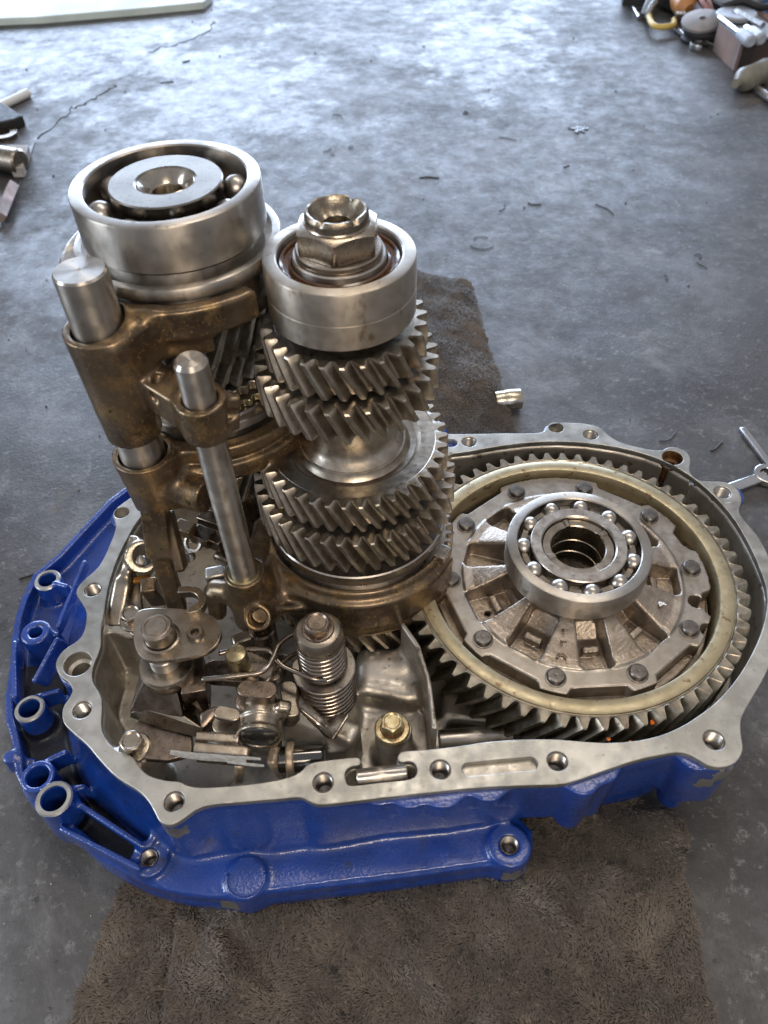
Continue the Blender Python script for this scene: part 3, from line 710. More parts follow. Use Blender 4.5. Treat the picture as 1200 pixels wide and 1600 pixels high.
# journal inside the bearing with three notches, bore with oil grooves and side gear splines
V = []; Fq = []
nn = 120; ringsj = []
def notch(a):
    for q in (102, 28, -158, -62):
        if abs((math.degrees(a) - q + 180) % 360 - 180) < 6: return 1
    return 0
for j, (r, z) in enumerate([(19.9, 5), (19.9, 22.2), (19.5, 22.8), (15.6, 22.8), (15.0, 22.2), (14.8, 12), (15.2, 11.6), (15.2, 10.6), (14.8, 10.2), (14.8, 2), (15.3, 1.6), (15.3, .4), (14.8, 0), (14.8, -24)]):
    for i in range(nn):
        a = 2 * math.pi * i / nn; V.append((D[0] + r * math.cos(a), D[1] + r * math.sin(a), z + (1.0 if notch(a) and j in (1, 2, 3, 4) else 0)))
for j in range(13):
    for i in range(nn):
        k = (i + 1) % nn; Fq.append((j * nn + i, j * nn + k, (j + 1) * nn + k, (j + 1) * nn + i))
mk('journal', V, Fq, midsteel, df, ang=30)
V = []; Fq = []; ns = 26 * 4
for j, (zz) in enumerate((-26, -12, -11)):
    for i in range(ns):
        a = 2 * math.pi * i / ns; r = (11.2 if i % 4 < 2 else 13) if j < 2 else (12 if i % 4 < 2 else 13.2); V.append((D[0] + r * math.cos(a), D[1] + r * math.sin(a), zz))
s0 = len(V)
for i in range(ns): a = 2 * math.pi * i / ns; V.append((D[0] + 14.7 * math.cos(a), D[1] + 14.7 * math.sin(a), -11))
for j in range(3):
    for i in range(ns): k = (i + 1) % ns; Fq.append((j * ns + i, (j + 1) * ns + i, (j + 1) * ns + k, j * ns + k))
mk('side_gear_spline', V, Fq, gearm, df, ang=30)
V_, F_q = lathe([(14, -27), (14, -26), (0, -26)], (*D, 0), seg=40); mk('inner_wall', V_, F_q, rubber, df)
# raised casting marks on the spokes
def text(name, body, size, p, rot, depth, mat_, parent, font_shear=0):
    cu = bpy.data.curves.new(name, 'FONT'); cu.body = body; cu.size = size * S; cu.extrude = depth * S; cu.bevel_depth = .18 * S; cu.bevel_resolution = 1; cu.align_x = 'CENTER'; cu.align_y = 'CENTER'
    cu.offset = .12 * S
    o = bpy.data.objects.new('t', cu); COL.objects.link(o); bpy.context.view_layer.update()
    me = bpy.data.meshes.new_from_object(o.evaluated_get(bpy.context.evaluated_depsgraph_get())); bpy.data.objects.remove(o)
    me.materials.clear(); me.transform(rot.to_4x4()); q = link_mesh(name, me, mat_, parent); q.location = Vector([float(v) for v in (np.asarray(p) - ORI[parent.name])]) * S
    return q
am = math.radians(-106)
for ch_, rr_ in (('P', 44.0), ('F', 50), ('A', 56.5)):
    p = (D[0] + rr_ * math.cos(am), D[1] + rr_ * math.sin(am), -2.2 + (58 - rr_) / 22 * 8.2 + .2)
    rot = Matrix.Rotation(math.radians(-106 + 90 + 8), 3, 'Z') @ Matrix.Rotation(math.radians(-22), 3, 'X')
    text('cast_letter', ch_, 8.2, p, rot, .25, castiron, df)
am = math.radians(-30)
p = (D[0] + 52 * math.cos(am), D[1] + 52 * math.sin(am), 1.0); text('cast_letter', '4', 8, p, Matrix.Rotation(math.radians(40), 3, 'Z') @ Matrix.Rotation(math.radians(-20), 3, 'X'), .3, castiron, df)
for px, py, lb in ((1019, 1129, 'orange sealant crumb on the large gear, touching its twin just above the front rim'), (1027, 1123, 'largest orange sealant crumb on the large gear, rightmost of the four'), (951, 1155, 'small orange sealant crumb on the large gear, leftmost of the four'), (985, 1160, 'small orange sealant crumb half hidden by the front rim, lowest of the four')):
    p = W(px, py, -3); V_, F_q = sphere(p, 1.2 if px > 1000 else .9, 8, 6); V_ = [tuple(np.array(v) + rng.normal(0, .22, 3)) for v in V_]
    o = mk('sealant_crumb', V_, F_q, orangem, None, ori=p); tag(o, lb, 'crumb', 'orange crumbs on the large gear')

# ------------------------------------------------------------------ countershaft
ks = thing('countershaft', 'upright countershaft with a hexagon nut on its top bearing and four stacked helical gears', 'gear shaft', (*K, -30))
TW = lambda w_, r_: -math.degrees(w_ * math.tan(math.radians(24)) / r_)
# upper pair
gear('helical_gear', ks, K, 143.4, 161.5, 27, 37.8, 32.6, TW(19, 35), [(31.5, 0), (31.2, -.5), (23, -.5), (22.6, 1.5), (18, 1.5)], gearm, ph=.05)
gear('helical_gear', ks, K, 123, 141, 30, 43.4, 37.3, TW(18.5, 40), [(36, 0), (30, 0)], gearm, ph=.11)
V_, F_q = lathe([(24, 124), (23.2, 118), (21.8, 108), (21.8, 97), (23.5, 91), (27.0, 88.6), (27.3, 86)], (*K, 0), seg=96, cap0=False, cap1=False); mk('spacer_collar', V_, F_q, gearm, ks, ang=50)
gear('helical_gear', ks, K, 69.6, 88, 38, 49.8, 44.6, TW(20, 47), [(43.2, .25), (42.8, 0), (35.5, 0), (34.8, -.8), (33.0, -2.6), (30.0, -3), (28.4, -1.5), (27.6, .4), (27, .8), (20, .8)], gearm, ph=.02)
gear('helical_gear', ks, K, 43, 65.5, 40, 54.4, 48.6, TW(23, 51), [(47, 0), (40, 0)], gearm, ph=.05)
# dog teeth and the sliding sleeve of the first synchroniser
gear('dog_tooth_ring', ks, K, 36.5, 42, 42, 44.2, 42.2, 0, [(40, 0), (30, 0)], darksteel, ch=.4, lay=3)
prof = [(41, 31), (41, 34), (43.5, 33.6), (49.6, 33.6), (50.4, 33), (50.4, 27.2), (49.8, 26.8), (45.5, 26.6), (45.5, 19.2), (50, 19)]
prof += [(50, 17), (41, 17)]
V_, F_q = lathe(prof[::-1], (*K, 0), seg=128, closed=True); mk('synchroniser_sleeve', V_, F_q, steel_face, ks)
gear('reverse_gear_teeth', ks, K, -3, 16.5, 54, 55.3, 50.8, 0, [(50, 0), (41, 0)], steel_face, ch=1.4, lay=3, wid=(.5, .33, .24, .10))
gear('first_gear', ks, K, -26, -7, 42, 59.4, 53.6, TW(19, 56), [(52.8, 0), (40, 0)], gearm, ph=.03)
gear('final_pinion', ks, K, -50, -27, 18, 36, 29, TW(23, 33) , [(28, 0), (20, 0)], gearm)
V_, F_q = rcyl((*K, -50), (0, 0, 1), 17, 245); mk('shaft', V_, F_q, darksteel, ks)
bearing(ks, K, 166, 193.2, 32.5, 26.6, 20.0, 16, 9, 3.0, 184, groove=178.5, m_o=mat('warm_ground_steel', (.54, .49, .43), (.45, .40, .33), .08, 1, .38, .5, .25, [(.5, .06, .04, (.12, .12, 4))], aniso=.8, spots=[(.18, .60, .72, (.30, .215, .15), .42, (1, 1, .5))]), cage=False)
V_, F_q = lathe([(25.9, 181), (25.9, 190.2), (25.2, 191), (24.4, 190.4), (24.0, 189), (21.9, 188.6), (21.6, 190), (20.6, 190.4), (20.3, 189), (20.3, 181)], (*K, 0), seg=96, closed=True); mk('bearing_cage', V_, F_q, cagem, ks)
V_, F_q = lathe([(20.0, 188), (20.0, 192.4), (19.4, 193.2), (12, 193.2)], (*K, 0), seg=80, cap0=False, cap1=False); mk('thrust_race', V_, F_q, steel, ks)
V_, F_q = lathe([(17.8, 193), (18.4, 193.6), (18.4, 195.6), (17.8, 196.2), (12, 196.2)], (*K, 0), seg=80, cap0=False, cap1=False); mk('washer', V_, F_q, midsteel, ks)
# nut
def hexnut(name, c, z0, z1, af, crown, rtop, mat_, parent, ph=0, bore=0, seg=72, chf=1.0, cap=True):
    R_c = af / math.sqrt(3); V = []; rings = []
    def rad(a, lim): 
        q = (a - ph) % (math.pi / 3) - math.pi / 6; return min(af / 2 / math.cos(q), lim)
    zs = [(z0, R_c - .6), (z0 + .6, R_c)]; nz = 7
    for i in range(seg):
        a = 2 * math.pi * i / seg
    lv = []
    for j in range(nz):
        t = j / (nz - 1); lv.append((None, t))
    # side up to the chamfer cone, then cone, then crown
    for z, lim in zs: rings.append([(rad(2 * math.pi * i / seg, lim), z) for i in range(seg)])
    rings.append([(rad(2 * math.pi * i / seg, R_c), z1 - (rad(2 * math.pi * i / seg, R_c) - rtop) * .58 * chf) for i in range(seg)])
    rings.append([(rtop, z1)] * seg)
    for r, z in crown: rings.append([(r, z)] * seg)
    V = []; Fq = []
    for rg_ in rings:
        for i, (r, z) in enumerate(rg_): a = 2 * math.pi * i / seg; V.append((c[0] + r * math.cos(a), c[1] + r * math.sin(a), z))
    for j in range(len(rings) - 1):
        for i in range(seg): k = (i + 1) % seg; Fq.append((j * seg + i, j * seg + k, (j + 1) * seg + k, (j + 1) * seg + i))
    Fq.append(tuple(reversed(range(seg))))
    if cap: Fq.append(tuple((len(rings) - 1) * seg + i for i in range(seg)))
    return mk(name, V, Fq, mat_, parent, ang=28)
hexnut('hexagon_nut', K, 196.4, 207, 31.5, [(13.6, 207.1), (13.3, 207.6), (13.2, 210.2)], 15.0, mat('bronzed_nut_steel', (.44, .39, .33), (.33, .28, .22), .2, 1, .2, .34, .3, [(1, .2, .1, I1)]), ks, ph=math.radians(-90 - 4 + 0), seg=144, cap=False)
V = []; Fq = []; sg = 96
prr = [(13.2, 209.6), (13.1, 211.0), (12.2, 212.2), (11.4, 212.0), (10.9, 210.9), (8.8, 208.4), (6.2, 206.6), (5.6, 206.4), (5.0, 203), (0, 202.6)]
for j, (r, z) in enumerate(prr):
    for i in range(sg):
        a = 2 * math.pi * i / sg; dent = math.exp(-((a - 1.0) / .12) ** 2) + .8 * math.exp(-((a - 5.35) / .1) ** 2) + .5 * math.exp(-((a - 4.2) / .07) ** 2)
        V.append((K[0] + (r - (1.6 * dent if j in (1, 2) else 0)) * math.cos(a), K[1] + (r - (1.6 * dent if j in (1, 2) else 0)) * math.sin(a), z - (1.3 * dent if j in (1, 2, 3) else 0) + .12 * math.sin(a * 9)))
for j in range(len(prr) - 1):
    for i in range(sg): k = (i + 1) % sg; Fq.append((j * sg + i, j * sg + k, (j + 1) * sg + k, (j + 1) * sg + i))
mk('staked_shaft_end', V, Fq, mat('oily_shaft_end', (.36, .32, .26), (.24, .20, .15), .25, 1, .26, .42, .3, [(.7, .5, .3, I1), (.25, .4, .6, I1)]), ks, ang=40)

# ------------------------------------------------------------------ mainshaft
ms = thing('mainshaft', 'upright mainshaft with a wide shiny ball bearing on top, left of the countershaft', 'gear shaft', (*M, -40))
bearing(ms, M, 193, 213.6, 40.2, 34.4, 24.2, 12.4, 8, 6.0, 204, ph=.35, cage=False, m_i=mat('ground_inner_race', (.25, .23, .20), (.19, .172, .15), .06, 1, .24, .36, .25, [(2.0, .05, .02, I1)]))
V_, F_q = lathe([(32.8, 193.5), (32.8, 195), (24.5, 195), (24.5, 193.5)], (*M, 0), seg=80, closed=True); mk('seal_plate', V_, F_q, rubber, ms)
V_, F_q = lathe([(12.4, 198), (12.4, 212.8), (11.8, 213.2), (9.2, 210.6), (8.0, 208.6), (7.2, 208.4), (6.6, 208.6), (6.2, 206), (5.8, 203), (0, 202.2)], (*M, 0), seg=72); mk('centred_shaft_end', V_, F_q, mat('shaft_end_steel', (.48, .44, .38), (.40, .36, .3), .3, 1, .14, .26, .3), ms, ang=30)
# thrust ring / selector sleeve below the bearing
V_, F_q = lathe([(30, 186), (30, 192), (38, 191.6), (38, 184), (41.5, 184), (42, 189.2), (44.0, 189.5), (45.2, 189), (45.8, 187.8), (45.8, 184.6), (45.2, 183.6), (42, 183), (42, 172), (45.5, 171.6), (45.5, 166), (30, 166)][::-1], (*M, 0), seg=128, closed=True); mk('synchroniser_sleeve', V_, F_q, steel, ms)
gear('helical_gear', ms, M, 143, 163, 28, 41.2, 35.6, -TW(20, 38), [(34.5, 0), (20, 0)], gearm2, ph=.06)
gear('helical_gear', ms, M, 126, 141.5, 25, 36.2, 31, -TW(17, 33), [(30, 0), (20, 0)], gearm2, ph=.02)
gear('dog_tooth_ring', ms, M, 119, 124, 36, 35.5, 33.4, 0, [(32, 0), (20, 0)], gearm, ch=.4, lay=3)
gear('dog_tooth_ring', ms, M, 113, 117, 36, 37.6, 35.6, 0, [(34, 0), (20, 0)], brass, ch=.4, lay=3)
V_, F_q = lathe([(33, 108), (33, 112.5), (37.5, 112), (38.2, 110.6), (41.5, 110.4), (42.2, 109.8), (42.2, 105.5), (41.5, 105), (38.5, 105), (38.5, 95), (42, 94.6), (42, 88), (33, 88)][::-1], (*M, 0), seg=128, closed=True); mk('synchroniser_sleeve', V_, F_q, steel, ms)
gear('helical_gear', ms, M, 64, 84, 22, 31.5, 26.4, -TW(20, 29), [(25, 0), (15, 0)], gearm2)
gear('helical_gear', ms, M, 40, 60, 20, 27.5, 22.6, -TW(20, 25), [(21, 0), (15, 0)], gearm2)
V_, F_q = rcyl((*M, -45), (0, 0, 1), 14, 245); mk('shaft', V_, F_q, darksteel, ms)

# ------------------------------------------------------------------ selector rods
def rod(R, z0, z1, r, label, name='selector_rod', ch=1.7):
    t = thing(name, label, 'rod', (*R, z0))
    V_, F_q = lathe([(r, 0), (r, z1 - z0 - ch), (r - ch * .85, z1 - z0), (.9, z1 - z0), (.3, z1 - z0 - .5), (0, z1 - z0 - .6)], (*R, z0), seg=64)
    mk('rod_body', V_, F_q, steel, t, ang=28); return t
rod(R0, -30, 177.5, 6.9, 'slender upright steel selector rod between the fork castings, in front of the mainshaft')
rod(R1, 83, 204, 10.6, 'thick upright steel selector rod at the left, its flat end standing below the large bearing', ch=.9)

# ------------------------------------------------------------------ forks
f1 = thing('upper_shift_fork', 'brown oily cast shift fork, topmost of the three, curving under the large left bearing', 'shift fork', (*R1, 122), 'selector forks of the gearbox')
F1 = Field((-140, 218, 112), (-22, 385, 200), .8)
F1.cone((*R1, 120), (*R1, 178), 12.8, 15.0, 4)
F1.bar((R1[0] + 2, R1[1] - 6, 132), (R1[0] + 6, R1[1] + 2, 168), 16, 16, k=8, rd=5)
F1.arc(M, 46.2, 53.5, 170, 184, -205, -46, 4, rd=2)
F1.arc(M, 46.2, 51.5, 160, 172, -150, -70, 5, rd=2)
F1.bar((R1[0] + 6, R1[1] - 8, 165), (M[0] - 12, M[1] - 50, 172), 14, 22, k=8, rd=3)
F1.bar((R1[0] + 4, R1[1] + 6, 168), (M[0] - 42, M[1] - 20, 175), 12, 14, k=8, rd=3)
F1.bar((R1[0] + 10, R1[1] - 6, 172), (M[0] - 2, M[1] - 49.5, 180), 6, 8, k=5, rd=2)
F1.cone((*R0, 139), (*R0, 157.5), 10.4, 10.8, 2.5)
F1.ext(sd_poly(F1.X2, F1.Y2, [W2(*q, 157) for q in [(205,585),(240,560),(275,575),(340,592),(352,612),(345,632),(300,640),(268,630),(225,603)]]) + .8, 141.5, 156.5, 3)
F1.bar((R1[0] + 6, R1[1] + 2, 149), (R0[0] - 2, R0[1] + 5, 150), 9, 12, k=6, rd=2)
F1.bar((R0[0] + 9, R0[1] + 2, 139), (R0[0] + 12, R0[1] + 3, 156), 5, 8, k=2, rd=1)
F1.cone((R0[0] + 9, R0[1] - 1, 148), (R0[0] + 16, R0[1] - 1, 148), 3.2, k=.6, cut=True)
p = W(232, 640, 150); F1.cone(p + [0, -6, -6], p + [4, 14, 8], 2.2, k=.5, cut=True)
F1.cone((*M, 100), (*M, 200), 46.0, k=.6, cut=True)
F1.cone((*R1, 110), (*R1, 200), 11.7, k=.8, cut=True); F1.cone((*R0, 100), (*R0, 200), 7.4, k=.8, cut=True)
cast('fork_body', F1, bronze, f1)
f2 = thing('middle_shift_fork', 'brown cast shift fork with a long flat leg reaching down, middle of the three', 'shift fork', (*R1, 70), 'selector forks of the gearbox')
F2 = Field((-142, 190, -12), (-22, 385, 114), .85)
F2.cone((*R1, 74), (*R1, 106.5), 12.2, 14.6, 4)
F2.arc(M, 43, 51.0, 96, 104, -215, -18, 3, rd=2)
F2.arc(M, 43, 53.5, 84, 95, -215, -22, 3, rd=2)
F2.bar((R1[0] + 6, R1[1] - 4, 94), (M[0] - 18, M[1] - 48, 94), 14, 18, k=8, rd=3)
F2.bar((R1[0] + 6, R1[1] + 6, 94), (M[0] - 42, M[1] - 24, 94), 12, 16, k=8, rd=3)
a = W(258, 752, 84); b = W(322, 775, 84); F2.cone(a, b, 9.5, 8.2, 5); F2.bar(a + [0, 0, -6], b + [0, 2, -6], 12, 8, k=4)
l0, l1, l2 = W(238, 762, 82), W(250, 866, 42), W(279, 952, 6)
F2.bar(l0, l1, 13, 9, up=(0, -1, .4), k=3, rd=1.2); F2.bar(l1, l2, 10, 8, up=(.2, -1, .3), k=2, rd=1.0)
F2.bar(W(262, 800, 62), W(285, 890, 34), 5, 9, up=(0, -1, .3), k=3)
F2.cone((*M, 70), (*M, 112), 42.7, k=.6, cut=True)
F2.cone((*R1, 82), (*R1, 120), 11.7, k=.8, cut=True)
cast('fork_body', F2, bronze, f2)
f3 = thing('lower_shift_fork', 'brown cast shift fork curving round the countershaft sleeve, lowest of the three', 'shift fork', (*R0, 0), 'selector forks of the gearbox')
F3 = Field((-112, 205, -16), (60, 345, 50), .85)
F3.cone((*R0, 0), (*R0, 38), 12, 10.2, 4)
F3.cone((*R0, 34), (*R0, 40.5), 10.6, 10.6, 1)
F3.arc(K, 51.3, 59.6, -5, 20, -196, -27, 4, rd=2.5)
F3.arc(K, 51.0, 55.0, 12, 25.5, -196, -27, 5, rd=2.5)
F3.arc(K, 52.3, 60.8, -8, -3, -150, -34, 3, rd=2)
for aa, zz in ((-160, 16), (-145, 12), (-130, 9)):
    q = K + 54 * np.array([math.cos(math.radians(aa)), math.sin(math.radians(aa))])
    F3.bar((R0[0] + 5, R0[1], zz), (*q, zz), 10, 15, k=9, rd=3)
q = K + 57 * np.array([math.cos(math.radians(-115)), math.sin(math.radians(-115))]); F3.bar((R0[0] + 6, R0[1] - 7, 15), (*q, 9), 4, 5, k=5, rd=2)
q = K + 53 * np.array([math.cos(math.radians(-178)), math.sin(math.radians(-178))]); F3.bar((R0[0] + 2, R0[1] + 3, 26), (*q, 24), 12, 10, k=9, rd=3)
hp = W(402, 966, 20); hd = np.array([-.05, -.72, .69])
F3.cone(hp - hd * 14, hp, 8.0, 7.4, 4); 
p = W(338, 922, 14); F3.cone((*R0, 20), p, 8, 6, 5, flat=False); F3.cone(p, p + [-2, -4, -18], 6, 5, 3)
F3.cone((*K, -20), (*K, 60), 50.9, k=.6, cut=True); F3.cone((*K, -30), (*K, 17.5), 55.9, k=.6, cut=True)
F3.cone(hp - hd * 9, hp + hd * 4, 4.9, k=.5, cut=True)
F3.cone((*R0, -20), (*R0, 60), 7.4, k=.8, cut=True)
cast('fork_body', F3, bronze, f3)
V_, F_q = lathe([(7.0, 38), (7.0, 41.2), (8.2, 41.2), (8.8, 40.4), (8.8, 38)], (*R0, 0), seg=48, closed=True); mk('bush', V_, F_q, brass, f3)
# worn bare pad at the right tip of the fork
ga = math.radians(-31); gp = K + 54.5 * np.array([math.cos(ga), math.sin(ga)]); mk('wear_pad', *box((*gp, 23.6), 6.5, 9.5, 5, rz=ga), steel_face, f3, bevel=.5)

# ------------------------------------------------------------------ shift mechanism in the left chamber
def zat(x, y, py):
    lo, hi = -120., 240.
    for _ in range(40):
        m_ = (lo + hi) / 2; p = np.array([x, y, m_ - CZ]); v = 800 - F_ * (p @ _U) / (p @ _fw)
        if v > py: lo = m_
        else: hi = m_
    return lo
def polyW(pts, z): return [W2(a, b, z) for a, b in pts]
def solid(name, pts, z0, z1, mat_, parent, bevel=.5, zr=None):
    V_, F_q = prism(polyW(pts, z1 if zr is None else zr), z0, z1); return mk(name, V_, F_q, mat_, parent, bevel=bevel)
def hexbolt(name, label, c, z, af, h, rw, hw, mat_, cat_='bolt', parent=None, group=None, axis=None, ph=.3, mw=None):
    t = parent or thing(name, label, cat_, (*c, z), group)
    V_, F_q = lathe([(rw, 0), (rw, hw * .6), (rw - .7, hw), (af * .45, hw + .3)], (*c, z), seg=48); mk('flange', V_, F_q, mw or mat_, t)
    hexnut('bolt_head', c, z + hw, z + hw + h, af, [(af * .42, z + hw + h), (af * .36, z + hw + h - .5), (af * .1, z + hw + h - .5)], af * .46, mat_, t, ph=ph)
    return t
sa = thing('shift_arm_holder', 'dark steel shift arm mechanism with an oval pin plate, left of the coil spring stud', 'shift mechanism', W(270, 1080, 0))
top = cat([W2(*p, 38) for p in [(213, 958),(240, 950),(300, 953),(333, 963),(346, 985),(338, 1008),(316, 1022),(270, 1031),(235, 1033),(215, 1020),(208, 990)]], 4)
plate('pivot_plate', top, [], 35, 38.2, midsteel, sa, .5)
c = W2(247, 990, 44)
c = W2(243, 976, 50); V_, F_q = lathe([(7.7, -30), (7.7, 9.6), (6.8, 10.8), (6.0, 10.9), (5.7, 10.5), (5.2, 10.5), (4.9, 10.9), (0, 11.0)], (*c, 38), seg=56); mk('pivot_pin', V_, F_q, mat('brown_ground_pin', (.42, .37, .31), (.30, .25, .20), .25, 1, .26, .4, .25, [(.8, .15, .06, I1)]), sa, ang=30)
V_, F_q = lathe([(9.4, 38.1), (9.4, 38.8), (8.3, 39.2)], (*c, 0), seg=48, cap0=False, cap1=False); mk('pin_collar', V_, F_q, midsteel, sa)
c2 = W2(304, 986, 42); V_, F_q = lathe([(4.2, 36), (4.2, 40.5), (3.6, 41.6), (2.2, 41.6), (1.8, 41), (1.8, 34)], (*c2, 0), seg=32, cap1=False); mk('roll_pin', V_, F_q, midsteel, sa)
V_, F_q = lathe([(1.8, 36), (0, 36)], (*c2, 0), seg=20, cap0=False); mk('pin_hollow', V_, F_q, rubber, sa)
cl = W2(262, 1040, 24); V_, F_q = lathe([(13.2, 18), (13.8, 19), (13.8, 26), (13.2, 27), (7.5, 27), (7.5, 28.5), (0, 28)], (*cl, 0), seg=56); mk('lever_boss', V_, F_q, midsteel, sa)
V_, F_q = rcyl((*cl, -30), (0, 0, 1), 7.4, 66); mk('pivot_shaft', V_, F_q, steel, sa)
# faceted lever block
def block(name, bot, zb, topp, zt, mat_, parent, bevel=.5):
    V = [W(a, b, zb) for a, b in bot] + [W(a, b, zt) for a, b in topp]; n_ = len(bot)
    Fc = [tuple(range(n_))[::-1], tuple(n_ + i for i in range(n_))] + [(i, (i + 1) % n_, n_ + (i + 1) % n_, n_ + i) for i in range(n_)]
    A = sum(V[i][0] * V[(i + 1) % n_][1] - V[(i + 1) % n_][0] * V[i][1] for i in range(n_))
    if A < 0: Fc = [q[::-1] for q in Fc]
    return mk(name, V, Fc, mat_, parent, bevel=bevel)
def hull(name, pts, mat_, parent, bevel=.4):
    bm = bmesh.new()
    for p in pts: bm.verts.new(Vector([float(q) for q in (W(*p) - ORI[parent.name])]) * S)
    r = bmesh.ops.convex_hull(bm, input=bm.verts); bmesh.ops.delete(bm, geom=list({g for g in r['geom_interior'] if isinstance(g, bmesh.types.BMVert)}), context='VERTS')
    bmesh.ops.dissolve_limit(bm, angle_limit=math.radians(3), verts=bm.verts, edges=bm.edges)
    bmesh.ops.recalc_face_normals(bm, faces=bm.faces)
    me = bpy.data.meshes.new(name); bm.to_mesh(me); bm.free(); me.shade_smooth(); me.set_sharp_from_angle(angle=math.radians(20))
    o = link_mesh(name, me, mat_, parent)
    b = o.modifiers.new('bevel', 'BEVEL'); b.width = bevel * S; b.segments = 2; b.limit_method = 'ANGLE'; b.angle_limit = math.radians(18); return o
hull('lever_block', [(227,1058,24),(272,1064,24),(276,1038,24),(222,1036,24),(227,1106,8),(286,1119,8),(203,1111,4),(203,1118,-2),(286,1132,-2),(286,1098,-2),(215,1085,-2)], darksteel, sa, .5)
hull('lever_foot', [(226,1108,7),(288,1119,7),(317,1138,5),(203,1113,3),(203,1121,-3),(252,1139,-3),(313,1154,-3),(305,1112,-3),(230,1095,-3)], midsteel, sa, .5)
hull('lever_tooth', [(313,1114,9),(336,1103,9),(344,1108,8),(341,1130,2),(314,1144,3),(313,1153,-3),(341,1138,-3),(330,1110,-3)], darksteel, sa, .4)
hull('lever_neck', [(286,1066,20),(298,1100,8),(320,1116,4),(330,1100,2),(318,1060,10),(300,1040,16)], darksteel, sa, .5)
block('rear_lever', [(290,1120),(330,1118),(330,1060),(290,1060)], -8, [(283,1085),(322,1078),(318,1024),(283,1030)], 22, darksteel, sa)
# base bracket with its two bolts
solid('base_bracket', [(190,1166),(215,1185),(262,1188),(300,1178),(300,1120),(240,1095),(205,1140)], -8, -4, darksteel, sa)
solid('bracket_tail', [(190,975),(206,992),(240,1000),(240,955),(205,950)], -8, -5, midsteel, sa)
cb = W2(211, 1168, -4); hexbolt('x', '', cb, -4.5, 10.5, 7, 8, 1.8, midsteel, parent=sa, ph=.15)
cb = W2(209, 968, -4); hexbolt('x', '', cb, -5, 10.5, 6.5, 8, 1.8, midsteel, parent=sa, ph=.45)
# lower select arm with dried paint strokes
se = thing('select_arm', 'dark select arm with pale paint strokes on its front side, just behind the front rim', 'lever', W(350, 1180, 0))
F4 = Field((-95, 130, -30), (-30, 215, 30), .6)
F4.bar(W(266,1172,6), W(392,1183,6), 6, 12, k=2, rd=1.2)
F4.bar(W(262,1150,9), W(268,1176,9), 5, 8, k=4, rd=1.5)
F4.bar(W(278,1160,9.5), W(385,1166,9.5), 12, 3, k=2, rd=1)
cy = W(405, 1152, 9); F4.cone(cy, cy + [0, 9, 0], 10.6, k=.8); F4.cone(cy + [0, 8, 0], cy + [0, 17, 0], 11.4, k=.8); F4.cone(cy + [0, -.2, 0], cy + [0, 2.2, 0], 11.3, k=.6)
F4.bar(cy + [-1, 5, -8], cy + [0, 5, -22], 17, 9, up=(0, 1, 0), k=3, rd=1)
F4.bar(cy + [8, 12, 6], cy + [15, 12, 4], 6, 10, k=3, rd=2)
F4.cone(cy + [0, -4, 0], cy + [0, .6, 0], 9.5, k=.4, cut=True)
cast('arm_body', F4, midsteel, se)
V_, F_q = lathe([(9.7, 0), (9.2, 1.0), (7.4, 1.9), (4, 2.5), (0, 2.7)], cy + [0, 1.0, 0], axis=(0, -1, 0), seg=56); mk('end_plug', V_, F_q, mat('smooth_dark_plug', (.17, .165, .16), (.12, .115, .11), .2, .9, .14, .25, .2), se, ang=0)
ya = W(266, 1172, 7)[1] - 3.15
def stroke(pts, wd, name='paint_stroke'):
    P_ = [np.array(p, float) for p in pts]; n_ = len(P_); V = []; Fc = []
    for j, p in enumerate(P_):
        t = P_[min(j + 1, n_ - 1)] - P_[max(j - 1, 0)]; t /= np.linalg.norm(t); u = np.cross(t, [0, -1, 0]); h_ = wd * (.35 + .65 * math.sin(math.pi * min(1, max(.03, (j + .3) / (n_ - .4)))) ** .5)
        for s_, o_ in ((-1, 0), (-.5, -.3), (.5, -.3), (1, 0)): V.append(p + u * s_ * h_ + [0, o_, 0])
    for j in range(n_ - 1):
        for k in range(3): Fc.append((j * 4 + k, j * 4 + k + 1, j * 4 + k + 5, j * 4 + k + 4))
    return mk(name, V, Fc, whitepaint, se, ang=0)
def pf(x, y):                              # point on the front side of the arm
    lo, hi = -40., 40.
    for _ in range(30):
        m_ = (lo + hi) / 2
        q_ = W(x, y, m_); A_, B_ = W(266, 1172, 7), W(392, 1183, 7)
        if q_[1] > A_[1] + (B_[1] - A_[1]) * (q_[0] - A_[0]) / (B_[0] - A_[0]) - 3.0: lo = m_
        else: hi = m_
    return W(x, y, lo) + [0, -.35, 0]
stroke([pf(a, b) for a, b in [(266,1174),(285,1178),(310,1181),(340,1183),(365,1185),(385,1188)]], 4.2)
stroke([pf(a, b) for a, b in [(360,1182),(380,1183),(395,1184),(408,1185)]], 1.9)
stroke([pf(a, b) + [0, -.15, 0] for a, b in [(355,1189),(378,1192),(398,1194),(413,1195)]], 2.0)
# worn shoes and the cross shaft
for px, py, s_ in ((373, 1203, 1), (434, 1196, -1)):
    p = W(px, py, -14); mk('worn_shoe', *box(p + [0, 2, 0], 5, 11, 20, rz=.1 * s_, ry=.18 * s_), cream, se, bevel=1.5)
a, b = W(436, 1188, -12), W(505, 1183, -12)
t = thing('cross_shaft', 'short polished dark shaft lying crosswise behind the front rim, right of the select arm', 'shaft', (a + b) / 2)
mk('shaft_body', *rcyl(a, b - a, 6.6, np.linalg.norm(b - a), .5, 40), mat('black_polished_shaft', (.16, .155, .15), None, metal=1, r1=.12), t)
mk('collar', *rcyl(a + [4, 0, 0], b - a, 8.8, 4, .8, 40), cream, t)
